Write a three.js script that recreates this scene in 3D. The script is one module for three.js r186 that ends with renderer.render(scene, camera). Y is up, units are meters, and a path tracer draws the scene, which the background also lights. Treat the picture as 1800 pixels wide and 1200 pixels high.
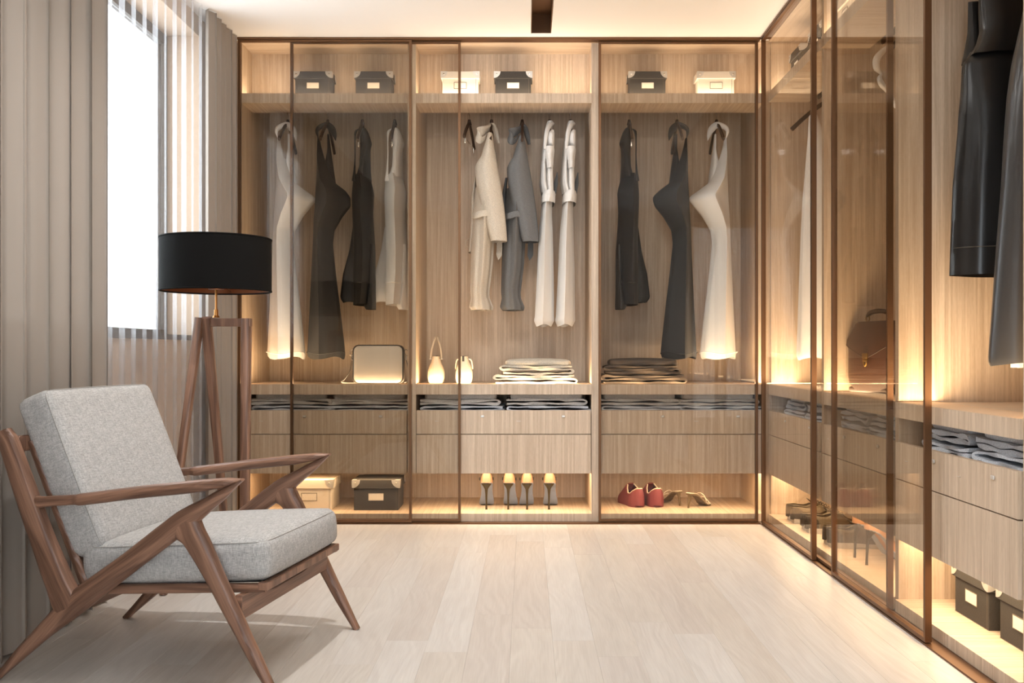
import * as THREE from 'three';
import { mergeGeometries, toCreasedNormals } from 'three/addons/utils/BufferGeometryUtils.js';
import { RoundedBoxGeometry } from 'three/addons/geometries/RoundedBoxGeometry.js';
import { RectAreaLightUniformsLib } from 'three/addons/lights/RectAreaLightUniformsLib.js';

// ---------------------------------------------------------------- camera, sky, exposure, big lights
const scene = new THREE.Scene();
const FOCAL = 1666.7, EYE = 0.914, CAM_Z = 5;                // focal length in pixels of an 1800 x 1200 frame
const camera = new THREE.PerspectiveCamera(2 * Math.atan(600 / FOCAL) * 180 / Math.PI, 1.5, 0.05, 60);
camera.position.set(0, EYE, CAM_Z);
camera.lookAt(0, EYE, 0);
camera.setViewOffset(1800, 1200, -25, -16.5, 1800, 1200);   // the photograph is cropped a little off its axis
const SKY = 6.2;
scene.background = new THREE.Color().setRGB(0.86 * SKY, 0.94 * SKY, 1.0 * SKY);
const renderer = new THREE.WebGLRenderer({ antialias: true });
renderer.toneMapping = THREE.LinearToneMapping;
renderer.toneMappingExposure = 1.07;
renderer.shadowMap.enabled = true;
RectAreaLightUniformsLib.init();
const LED = { color: new THREE.Color().setRGB(1, 0.73, 0.44), topColor: new THREE.Color().setRGB(1, 0.79, 0.56), top: 8.5, mid: 19, low: 11 };   // light panels in the wardrobes
const SPOT = { color: new THREE.Color().setRGB(1, 0.985, 0.96), slot: 2.3, chair: 8.3, wash: 3.4 };          // ceiling spotlights; wash ones are out of view, placed to light the wardrobes

// ---------------------------------------------------------------- small tools
let seedState = 7;
const rnd = () => { seedState = (seedState * 1664525 + 1013904223) >>> 0; return seedState / 4294967296; };
const reseed = (s) => { seedState = s >>> 0; for (let i = 0; i < 4; i++) rnd(); };
const V = (x, y, z) => new THREE.Vector3(x, y, z);
const lerp = THREE.MathUtils.lerp, clamp = THREE.MathUtils.clamp, sstep = THREE.MathUtils.smoothstep;
const mx = (x, z) => (x - 925) * (CAM_Z - z) / FOCAL, my = (y, z) => EYE - (y - 616.5) * (CAM_Z - z) / FOCAL;  // a place measured on the photograph, at its distance
const names = new Map();
const numbered = (n) => { const k = names.get(n) ?? 0; names.set(n, k + 1); return k ? n + '_' + String(k).padStart(3, '0') : n; };
function tag(o, label, category, group, kind) {
  if (label) o.userData.label = label;
  if (category) o.userData.category = category;
  if (group) o.userData.group = group;
  if (kind) o.userData.kind = kind;
  return o;
}
function thing(name, label, category, pos = [0, 0, 0], turn = 0, group) {
  const o = new THREE.Group(); o.name = numbered(name); o.position.set(...pos); o.rotation.y = turn; scene.add(o);
  return tag(o, label, category, group);
}
const flat = (g) => {                                        // comparable geometries for merging: position, normal, uv, no index
  let q = g.index ? g.toNonIndexed() : g;
  for (const k of Object.keys(q.attributes)) if (!['position', 'normal', 'uv'].includes(k)) q.deleteAttribute(k);
  if (!q.attributes.normal) q.computeVertexNormals();
  if (!q.attributes.uv) uvBox(q);
  return q;
};
function part(name, geos, mat, parent, label) {
  const list = [].concat(geos).map(flat);
  const m = new THREE.Mesh(list.length > 1 ? mergeGeometries(list) : list[0], mat);
  m.name = parent ? name : numbered(name); m.castShadow = m.receiveShadow = true;
  if (label) m.userData.label = label;
  (parent ?? scene).add(m);
  return m;
}
const struct = (name, geos, mat, parent) => tag(part(name, geos, mat, parent), null, null, null, 'structure');
function copyOf(src, label, pos, turn, group) {
  const r = src.clone(); r.userData = { ...src.userData }; r.name = numbered(src.name.replace(/_\d{3}$/, '')); scene.add(r);
  if (pos) r.position.set(...pos);
  if (turn !== undefined) r.rotation.y = turn;
  if (label) r.userData.label = label;
  if (group) r.userData.group = group;
  return r;
}
// uv in metres from the shape's own axes; swap turns the grain of level faces
function uvBox(g, swap = false, ou = 0, ov = 0) {
  const q = g.index ? g.toNonIndexed() : g, p = q.attributes.position, uv = new Float32Array(p.count * 2);
  const a = V(), b = V(), c = V();
  for (let i = 0; i < p.count; i += 3) {
    a.fromBufferAttribute(p, i); b.fromBufferAttribute(p, i + 1); c.fromBufferAttribute(p, i + 2);
    const n = b.clone().sub(a).cross(c.clone().sub(a)), x = Math.abs(n.x), y = Math.abs(n.y), z = Math.abs(n.z);
    [a, b, c].forEach((v, k) => {
      const w = y >= x && y >= z ? (swap ? [v.z, v.x] : [v.x, v.z]) : x >= z ? [v.z, v.y] : [v.x, v.y];
      uv[(i + k) * 2] = w[0] + ou; uv[(i + k) * 2 + 1] = w[1] + ov;
    });
  }
  q.setAttribute('uv', new THREE.BufferAttribute(uv, 2));
  return q;
}
const boxAt = (x0, x1, y0, y1, z0, z1, swap, ou, ov) => { const g = new THREE.BoxGeometry(x1 - x0, y1 - y0, z1 - z0); g.translate((x0 + x1) / 2, (y0 + y1) / 2, (z0 + z1) / 2); return uvBox(g, swap, ou, ov); };
const rbox = (w, h, d, r, x = 0, y = 0, z = 0) => { const g = new RoundedBoxGeometry(w, h, d, 2, Math.min(r, w / 2.01, h / 2.01, d / 2.01)); g.translate(x, y, z); return uvBox(flatN(g)); };
const flatN = (g) => (g.index ? g.toNonIndexed() : g);
const cyl = (r0, r1, h, x, y, z, n = 20) => { const g = new THREE.CylinderGeometry(r1, r0, h, n); g.translate(x, y + h / 2, z); return g; };
const tube = (pts, r, seg = 24, rad = 8, closed = false) => new THREE.TubeGeometry(new THREE.CatmullRomCurve3(pts, closed, 'centripetal'), seg, r, rad, closed);
// a surface through rows of points (each row the same length); ring = rows are closed loops
function loft(rows, { ring = true, capA = false, capB = false } = {}) {
  const n = rows[0].length, w = ring ? n + 1 : n, pos = [], uv = [], idx = [];
  let v = 0;
  rows.forEach((r, i) => {
    if (i) v += r[0].distanceTo(rows[i - 1][0]);
    let u = 0;
    for (let k = 0; k < w; k++) { const p = r[k % n]; if (k) u += p.distanceTo(r[(k - 1) % n]); pos.push(p.x, p.y, p.z); uv.push(u, v); }
  });
  for (let i = 0; i + 1 < rows.length; i++) for (let k = 0; k + 1 < w; k++) { const a = i * w + k, b = a + w; idx.push(a, b, a + 1, a + 1, b, b + 1); }
  const cap = (r, flip) => { const c = r.reduce((s, p) => s.add(p), V()).multiplyScalar(1 / n), o = pos.length / 3; pos.push(c.x, c.y, c.z); uv.push(0, 0); r.forEach((p) => { pos.push(p.x, p.y, p.z); uv.push(p.x - c.x, p.z - c.z + p.y - c.y); }); for (let k = 0; k < n; k++) flip ? idx.push(o, o + 1 + (k + 1) % n, o + 1 + k) : idx.push(o, o + 1 + k, o + 1 + (k + 1) % n); };
  if (capA) cap(rows[0], false);
  if (capB) cap(rows[rows.length - 1], true);
  const g = new THREE.BufferGeometry();
  g.setAttribute('position', new THREE.Float32BufferAttribute(pos, 3)); g.setAttribute('uv', new THREE.Float32BufferAttribute(uv, 2)); g.setIndex(idx);
  const out = toCreasedNormals(g, 1.1);
  return out;
}
const along = (arr, t) => { if (arr.length < 2) return arr[0]; const f = clamp(t, 0, 1) * (arr.length - 1), i = Math.min(Math.floor(f), arr.length - 2); const k = f - i; return lerp(arr[i], arr[i + 1], k * k * (3 - 2 * k) * 0.5 + k * 0.5); };
// a beam swept along a curve: half sizes a (in the plane of the curve) and b (along side), a rounded-rectangle section
function sweep(pts, a, b, side, { seg = 28, ring = 20, e = 3 } = {}) {
  const curve = new THREE.CatmullRomCurve3(pts, false, 'centripetal'), rows = [];
  for (let i = 0; i <= seg; i++) {
    const t = i / seg, p = curve.getPoint(t), tg = curve.getTangent(t), sd = side.clone().addScaledVector(tg, -side.dot(tg)).normalize(), nm = sd.clone().cross(tg).normalize(), ra = along(a, t), rb = along(b, t), row = [];
    for (let k = 0; k < ring; k++) {
      const th = (k / ring) * 2 * Math.PI, c = Math.cos(th), s = Math.sin(th);
      row.push(p.clone().addScaledVector(nm, ra * Math.sign(c) * Math.abs(c) ** (2 / e)).addScaledVector(sd, rb * Math.sign(s) * Math.abs(s) ** (2 / e)));
    }
    rows.push(row);
  }
  return loft(rows, { capA: true, capB: true });
}
// a cushion: a box with round edges, domed faces
function puffBox(w, h, d, r, puff = 0.012, nx = 26, ny = 10, nz = 26) {
  const g = new THREE.BoxGeometry(w, h, d, nx, ny, nz), p = g.attributes.position, v = V(), q = V();
  for (let i = 0; i < p.count; i++) {
    v.fromBufferAttribute(p, i);
    q.set(clamp(v.x, -w / 2 + r, w / 2 - r), clamp(v.y, -h / 2 + r, h / 2 - r), clamp(v.z, -d / 2 + r, d / 2 - r));
    const o = v.clone().sub(q); if (o.lengthSq() > 1e-12) v.copy(q).addScaledVector(o.normalize(), r);
    const fx = Math.cos(Math.PI * clamp(v.x / w, -0.5, 0.5)), fz = Math.cos(Math.PI * clamp(v.z / d, -0.5, 0.5)), fy = Math.cos(Math.PI * clamp(v.y / h, -0.5, 0.5));
    v.y += Math.sign(v.y) * puff * Math.sqrt(fx * fz) * Math.min(1, Math.abs(v.y) / (h / 2));
    v.x += Math.sign(v.x) * puff * 0.6 * fy * Math.sqrt(fz) * Math.min(1, Math.abs(v.x) / (w / 2)) ** 6;
    v.z += Math.sign(v.z) * puff * 0.6 * fy * Math.sqrt(fx) * Math.min(1, Math.abs(v.z) / (d / 2)) ** 6;
    p.setXYZ(i, v.x, v.y, v.z);
  }
  return uvBox(toCreasedNormals(g, 1.0));
}

// ---------------------------------------------------------------- computed textures
const hash = (x, y, s) => { let h = (x * 374761393 + y * 668265263 + s * 974634541) | 0; h = Math.imul(h ^ (h >>> 13), 1274126177); h ^= h >>> 16; return (h >>> 0) / 4294967296; };
function vn(x, y, px, py, s) {                                // value noise that repeats after px, py cells
  const x0 = Math.floor(x), y0 = Math.floor(y), fx = x - x0, fy = y - y0, u = fx * fx * (3 - 2 * fx), v = fy * fy * (3 - 2 * fy), m = (a, n) => ((a % n) + n) % n;
  const h = (i, j) => hash(m(i, px), m(j, py), s);
  return lerp(lerp(h(x0, y0), h(x0 + 1, y0), u), lerp(h(x0, y0 + 1), h(x0 + 1, y0 + 1), u), v);
}
function texture(w, h, fn, metresU, metresV, color = true) {
  const data = new Uint8Array(w * h * 4);
  for (let y = 0; y < h; y++) for (let x = 0; x < w; x++) { const c = fn(x / w, y / h), o = (y * w + x) * 4; data[o] = clamp(c[0], 0, 255); data[o + 1] = clamp(c[1], 0, 255); data[o + 2] = clamp(c[2], 0, 255); data[o + 3] = 255; }
  const t = new THREE.DataTexture(data, w, h); t.magFilter = THREE.LinearFilter; t.minFilter = THREE.LinearMipmapLinearFilter; t.generateMipmaps = true;
  t.wrapS = t.wrapT = THREE.RepeatWrapping; t.repeat.set(1 / metresU, 1 / metresV); if (color) t.colorSpace = THREE.SRGBColorSpace; t.needsUpdate = true;
  return t;
}
const mix3 = (a, b, t) => [lerp(a[0], b[0], t), lerp(a[1], b[1], t), lerp(a[2], b[2], t)];
const veneerT = texture(512, 512, (u, v) => {
  const n = 0.42 * vn(u * 84, v * 3, 84, 3, 1) + 0.30 * vn(u * 200, v * 6, 200, 6, 2) + 0.13 * vn(u * 26, v * 2, 26, 2, 3) + 0.15 * vn(u * 256, v * 60, 256, 60, 4);
  return mix3([180, 157, 133], [222, 202, 179], clamp(n * 1.25 - 0.12, 0, 1));
}, 0.6, 0.9);
const oakT = texture(512, 1024, (u, v) => {
  const w = vn(u * 4, v * 5, 4, 5, 11) * 1.6 + vn(u * 9, v * 14, 9, 14, 15) * 0.35, r = vn((u + w * 0.12) * 40, v * 7, 40, 7, 12), f = vn(u * 180, v * 26, 180, 26, 13), c = vn((u * 7 + w * 2.5) , v * 3, 14, 3, 14);
  return mix3([196, 190, 184], [221, 217, 212], 0.42 * r + 0.33 * f + 0.25 * c);
}, 0.39, 1.6);
const walnutT = texture(512, 1024, (u, v) => {
  const w = vn(u * 3, v * 4, 3, 4, 21), r = vn((u + w * 0.25) * 22, v * 3, 22, 3, 22), f = vn(u * 150, v * 18, 150, 18, 23), c = vn((u + w * 0.4) * 7, v * 2, 7, 2, 24);
  return mix3([82, 56, 43], [164, 124, 101], clamp((0.42 * r + 0.22 * f + 0.4 * c) * 1.35 - 0.18, 0, 1));
}, 0.22, 0.9);
const linenN = (u, v) => 0.35 * vn(u * 128, v * 20, 128, 20, 31) + 0.35 * vn(u * 20, v * 128, 20, 128, 32) + 0.3 * vn(u * 256, v * 256, 256, 256, 33);
const linenT = texture(512, 512, (u, v) => mix3([148, 146, 144], [206, 204, 201], clamp(linenN(u, v) * 1.5 - 0.25, 0, 1)), 0.16, 0.16);
const weaveT = texture(256, 256, (u, v) => { const k = 128 + 60 * (Math.sin(u * 2 * Math.PI * 64) * Math.sin(v * 2 * Math.PI * 64)) + 90 * (vn(u * 128, v * 128, 128, 128, 34) - 0.5); return [k, k, k]; }, 0.10, 0.10, false);
const speckT = texture(256, 256, (u, v) => { const k = 222 + 60 * (vn(u * 128, v * 128, 128, 128, 41) - 0.5) + 36 * (vn(u * 256, v * 256, 256, 256, 42) - 0.5); return [k, k, k]; }, 0.12, 0.12);
const denimT = texture(256, 256, (u, v) => { const k = 226 + 50 * (vn(u * 200, v * 60, 200, 60, 43) - 0.5) + 50 * (vn(u * 60, v * 200, 60, 200, 44) - 0.5); return [k, k, k]; }, 0.14, 0.14);
const grainT = texture(256, 256, (u, v) => { const k = 128 + 90 * (vn(u * 64, v * 64, 64, 64, 45) - 0.5) + 60 * (vn(u * 128, v * 128, 128, 128, 46) - 0.5); return [k, k, k]; }, 0.06, 0.06, false);

// ---------------------------------------------------------------- materials
const S = (hex, o = {}) => new THREE.MeshStandardMaterial({ color: hex, roughness: 0.7, side: THREE.DoubleSide, ...o });
const P = (hex, o = {}) => new THREE.MeshPhysicalMaterial({ color: hex, roughness: 0.7, side: THREE.DoubleSide, ...o });
const M = {
  plaster: S(0xf2efec, { roughness: 0.9 }), wall: S(0xb9a28c, { roughness: 0.9 }),
  veneer: S(0xffffff, { map: veneerT, roughness: 0.5, bumpMap: veneerT, bumpScale: 0.0002 }),
  walnut: S(0xffffff, { map: walnutT, roughness: 0.42 }),
  bronze: S(0x6a4c34, { metalness: 0.75, roughness: 0.42 }), darkBronze: S(0x4a3524, { metalness: 0.5, roughness: 0.5 }),
  frame: S(0x3a322b, { roughness: 0.5, metalness: 0.3 }),
  glass: P(0xf4f2ef, { transmission: 1, thickness: 0, roughness: 0, ior: 1.5, specularIntensity: 0.45 }),
  windowGlass: P(0xffffff, { transmission: 1, thickness: 0, roughness: 0, ior: 1.45 }),
  led: S(0xcdb193, { emissive: new THREE.Color().setRGB(1, 0.72, 0.45), emissiveIntensity: 0.04, roughness: 0.6 }),
  lens: S(0xffffff, { emissive: new THREE.Color().setRGB(1, 0.95, 0.88), emissiveIntensity: 0.9, roughness: 0.5 }),
  linen: S(0xffffff, { map: linenT, roughness: 0.95, bumpMap: weaveT, bumpScale: 0.0008 }), seam: S(0xa8a49f, { roughness: 0.95 }),
  webbing: S(0x15120f, { roughness: 0.9 }),
  shade: P(0x100f0e, { specularIntensity: 0.25, roughness: 0.85, bumpMap: weaveT, bumpScale: 0.0004 }), shadeIn: S(0x6b3d22, { metalness: 0.75, roughness: 0.35 }), brass: S(0xa8733f, { metalness: 0.95, roughness: 0.28 }),
  curtain: P(0x988d83, { roughness: 0.8, transmission: 0.06, thickness: 0 }),
  sheer: S(0xd0d0d3, { roughness: 0.6, transparent: true, opacity: 0.25 }),
  boxBlack: S(0x47433f, { map: speckT, roughness: 0.9 }), boxCream: S(0xe6dccd, { map: null, roughness: 0.85 }), silver: S(0xd6d2cc, { metalness: 0.55, roughness: 0.35 }), card: S(0xe9e0d2, { roughness: 0.8 }), darkLine: S(0x6d6458, { roughness: 0.8 }),
  white: S(0xf0eeeb, { roughness: 0.75 }), whiteSatin: P(0xf3f2f1, { roughness: 0.32, sheen: 0.6, sheenRoughness: 0.4, sheenColor: new THREE.Color(0xffffff) }),
  charcoal: P(0x3a3b3d, { roughness: 0.6, sheen: 0.4, sheenRoughness: 0.5, sheenColor: new THREE.Color(0x8a8f96) }), black: P(0x232426, { roughness: 0.55, sheen: 0.3, sheenRoughness: 0.5, sheenColor: new THREE.Color(0x888888) }),
  satinBlack: S(0x1b1a1a, { roughness: 0.28 }), satinGrey: S(0x3c3b3b, { roughness: 0.3 }),
  beigeWool: S(0xeaddca, { map: speckT, roughness: 0.9 }), greyWool: S(0x7d7c7b, { map: speckT, roughness: 0.9 }), robe: S(0xdfdbd6, { roughness: 0.85 }),
  hanger: S(0x3b2a20, { roughness: 0.45 }), chrome: S(0xd8d4ce, { metalness: 1, roughness: 0.18 }),
  denimBeige: S(0xcfc4b2, { map: denimT, roughness: 0.95 }), denimDark: S(0x5d5146, { map: denimT, roughness: 0.95 }), denimGrey: S(0xcdc7c0, { map: denimT, roughness: 0.95 }), denimBlue: S(0xd2d6dd, { map: denimT, roughness: 0.95 }),
  cream: S(0xe4d8c8, { roughness: 0.55 }), canvas: S(0xd2c4b0, { roughness: 0.6 }), piping: S(0x3d3833, { roughness: 0.6 }), leather: S(0x43281a, { roughness: 0.42, bumpMap: grainT, bumpScale: 0.0006 }), leatherDark: S(0x38241a, { roughness: 0.45 }), oldBrass: S(0x9b7b42, { metalness: 0.9, roughness: 0.35 }),
  patent: S(0xb58a6c, { roughness: 0.28 }), sole: S(0x8793a6, { roughness: 0.4 }), stiletto: S(0x40351f, { roughness: 0.35, metalness: 0.3 }),
  burgundy: S(0x7c3a41, { roughness: 0.6 }), ecru: S(0xefe3cd, { roughness: 0.7 }), inside: S(0x4d3a33, { roughness: 0.9 }),
  olive: S(0x584c38, { roughness: 0.6 }), oliveDark: S(0x2c251b, { roughness: 0.7 }), paleSole: S(0xb5aea4, { roughness: 0.8 }), sandal: S(0x63533c, { roughness: 0.5 }),
};
M.curtain.side = THREE.DoubleSide;

// ---------------------------------------------------------------- the room
const CEIL = 2.567, LEFT = -1.62, BACK = -0.66, RIGHT = 1.90, FRONT = 6.2;
struct('wall_back', boxAt(-1.9, 2.0, -0.05, CEIL + 0.2, BACK - 0.12, BACK), M.plaster);
struct('wall_right', boxAt(RIGHT, RIGHT + 0.12, -0.05, CEIL + 0.2, BACK - 0.12, FRONT + 0.12), M.plaster);
const FX0 = -0.75, FX1 = 0.82, FY0 = 0.08, FY1 = 2.42;                    // unseen window behind the camera, placed to light the armchair and wardrobe fronts
struct('wall_front', [boxAt(-1.9, FX0, -0.05, CEIL + 0.2, FRONT, FRONT + 0.12), boxAt(FX1, 2.0, -0.05, CEIL + 0.2, FRONT, FRONT + 0.12), boxAt(FX0, FX1, -0.05, FY0, FRONT, FRONT + 0.12), boxAt(FX0, FX1, FY1, CEIL + 0.2, FRONT, FRONT + 0.12)], M.plaster);
{
  const w = new THREE.Group(); w.name = 'unseen_window_2'; scene.add(w); tag(w, null, null, null, 'structure');
  for (const [x0, x1, y0, y1] of [[FX0, FX1, FY0, FY0 + 0.04], [FX0, FX1, FY1 - 0.04, FY1], [FX0, FX0 + 0.04, FY0, FY1], [FX1 - 0.04, FX1, FY0, FY1]]) part('frame_bar', boxAt(x0, x1, y0, y1, FRONT + 0.03, FRONT + 0.07), M.frame, w);
  part('pane', boxAt(FX0 + 0.04, FX1 - 0.04, FY0 + 0.04, FY1 - 0.04, FRONT + 0.047, FRONT + 0.053), M.windowGlass, w);
}
const WZ0 = 0.305, WZ1 = 2.6, WY0 = 0.985, WY1 = 2.47, WX = -1.82;        // the window opening
struct('wall_left', [
  boxAt(WX, LEFT, -0.05, WY0, BACK, FRONT), boxAt(WX, LEFT, WY1, CEIL + 0.2, BACK, FRONT),
  boxAt(WX, LEFT, WY0, WY1, BACK, WZ0), boxAt(WX, LEFT, WY0, WY1, WZ1, FRONT)], M.wall);
{
  const w = new THREE.Group(); w.name = 'window_1'; scene.add(w); tag(w, null, null, null, 'structure');
  const X0 = WX + 0.002, X1 = WX + 0.042;
  part('frame_bar', [boxAt(X0, X1, WY0, WY0 + 0.032, WZ0, WZ1)], M.frame, w); part('frame_bar', [boxAt(X0, X1, WY1 - 0.05, WY1, WZ0, WZ1)], M.frame, w);
  for (const z of [WZ0, 1.45, WZ1 - 0.04]) part('frame_post', boxAt(X0, X1, WY0, WY1, z, z + 0.04), M.frame, w);
  part('pane', boxAt(X0 + 0.016, X0 + 0.022, WY0 + 0.03, WY1 - 0.05, WZ0 + 0.04, 1.45), M.windowGlass, w); part('pane', boxAt(X0 + 0.016, X0 + 0.022, WY0 + 0.03, WY1 - 0.05, 1.49, WZ1 - 0.04), M.windowGlass, w);
  part('sill', boxAt(WX + 0.042, LEFT + 0.012, WY0 - 0.02, WY0 + 0.004, WZ0 - 0.01, WZ1 + 0.01), M.frame, w);
}
// ceiling round a recessed light slot
const SX0 = 0.0243, SX1 = 0.130, SZ0 = 0.06, SZ1 = 4.4;
struct('ceiling', [boxAt(-1.9, SX0, CEIL, CEIL + 0.2, BACK - 0.12, FRONT + 0.12), boxAt(SX1, 2.0, CEIL, CEIL + 0.2, BACK - 0.12, FRONT + 0.12), boxAt(SX0, SX1, CEIL, CEIL + 0.2, BACK - 0.12, SZ0), boxAt(SX0, SX1, CEIL, CEIL + 0.2, SZ1, FRONT + 0.12)], M.plaster);
{
  const t = thing('ceiling_light_channel', 'long dark bronze light channel recessed in the white ceiling', 'ceiling light', [(SX0 + SX1) / 2, CEIL, SZ0]);
  const w = (SX1 - SX0) / 2, L = SZ1 - SZ0, e = 0.0015, h = 0.098;
  part('channel', [boxAt(-w + e, w - e, h, h + 0.004, e, L - e), boxAt(-w + e, -w + e + 0.003, e, h, e, L - e), boxAt(w - e - 0.003, w - e, e, h, e, L - e), boxAt(-w + e, w - e, e, h, e, e + 0.003), boxAt(-w + e, w - e, e, h, L - e - 0.003, L - e)], M.bronze, t);
  for (const z of [0.62, 2.0, 3.3]) {
    part('spotlight', [cyl(0.036, 0.036, 0.05, 0, h - 0.052, z - SZ0)], M.darkBronze, t);
    part('lens', [cyl(0.03, 0.03, 0.004, 0, h - 0.057, z - SZ0)], M.lens, t);
    const s = new THREE.SpotLight(SPOT.color, SPOT.slot, 0, 1.15, 0.9, 2); s.position.set(0, h - 0.062, z - SZ0); s.target.position.set(0, h - 1, z - SZ0); s.shadow.radius = 1.4; s.castShadow = true; t.add(s, s.target);
  }
}
// recessed round spotlights outside the frame: one above the armchair throws its shadow straight down, the others are unseen ones placed to light the wardrobe fronts
function downlight(label, x, z, to, power, angle) {
  const t = thing('unseen_downlight', label, 'ceiling light', [x, CEIL, z], 0);
  const ringG = new THREE.TorusGeometry(0.05, 0.005, 10, 40); ringG.rotateX(Math.PI / 2); part('ring', ringG, M.silver, t);
  part('lens', cyl(0.046, 0.046, 0.004, 0, -0.004, 0, 32), M.lens, t);
  const s = new THREE.SpotLight(SPOT.color, power, 0, angle, 0.9, 2); s.position.set(0, -0.012, 0); s.target.position.set(to[0] - x, to[1] - CEIL, to[2] - z); s.shadow.radius = 1.8; s.castShadow = true; t.add(s, s.target);
}
downlight('round recessed downlight in the ceiling above the armchair', -0.66, 2.15, [-0.66, 0, 2.15], SPOT.chair, 1.2);
for (const [x, to, w] of [[-0.4, -1.0, 'curtain end'], [-0.12, -0.1, 'middle'], [0.4, 0.8, 'corner end']]) downlight('unseen recessed downlight lighting the ' + w + ' of the back wardrobe', x, 2.7, [to, 1.0, -0.05], SPOT.wash, 0.75);
for (const [z, w] of [[0.5, 'corner end'], [1.5, 'middle'], [2.6, 'near end']]) downlight('unseen recessed downlight lighting the ' + w + ' of the side wardrobe', -0.38, z + 0.4, [1.29, 0.9, z], SPOT.wash * 0.6, 0.75);
// the floor: oak planks, each its own
{
  const f = new THREE.Group(); f.name = 'floor'; scene.add(f); tag(f, null, null, null, 'structure');
  part('subfloor', boxAt(-1.9, 2.0, -0.06, -0.013, BACK, FRONT), M.plaster, f);
  const mats = [0xffffff, 0xfbf9f7, 0xf5f1ee, 0xf9f6f2].map((c) => S(c, { map: oakT, roughness: 0.36, bumpMap: oakT, bumpScale: 0.00015 }));
  const plank = (w, l, ou, ov) => {
    const s = new THREE.Shape(); s.moveTo(-w / 2, -0.012); s.lineTo(w / 2, -0.012); s.lineTo(w / 2, -0.0005); s.lineTo(w / 2 - 0.0005, 0); s.lineTo(-w / 2 + 0.0005, 0); s.lineTo(-w / 2, -0.0005); s.closePath();
    const g = new THREE.ExtrudeGeometry(s, { depth: l, bevelEnabled: false });
    return uvBox(flatN(g), false, ou, ov);
  };
  const W = 0.131, L = 1.42, full = [];
  reseed(91);
  for (let k = 0; k < 8; k++) full.push(plank(W - 0.0002, L - 0.0003, rnd() * 3, rnd() * 3));
  for (let c = 0, x = LEFT + W / 2; x < 1.30; x += W, c++) {
    let z = -0.06 - rnd() * L;
    for (; z < FRONT; z += L) {
      const a = Math.max(z, -0.06), b = Math.min(z + L, FRONT); if (b - a < 0.03) continue;
      const g = b - a > L - 0.001 ? full[Math.floor(rnd() * 8)] : plank(W - 0.0002, b - a - 0.0006, rnd() * 3, rnd() * 3);
      const m = new THREE.Mesh(g, mats[Math.floor(rnd() * 4)]); m.name = 'plank'; m.position.set(x, 0, a); m.castShadow = m.receiveShadow = true; f.add(m);
    }
  }
}
// ---------------------------------------------------------------- wardrobes: bays with the same sections
// local axes of a bay: x along its front, y up, z towards the room; the front edge of the shelves is z = 0
const H = { shelf: 2.2855, shelfB: 2.234, counter: 0.7355, counterB: 0.682, d1: 0.5975, d1b: 0.472, d2: 0.468, d2b: 0.2615, base: 0.0475, top: 2.556 }, DEEP = 0.56, SHALLOW = 0.20;
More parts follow.
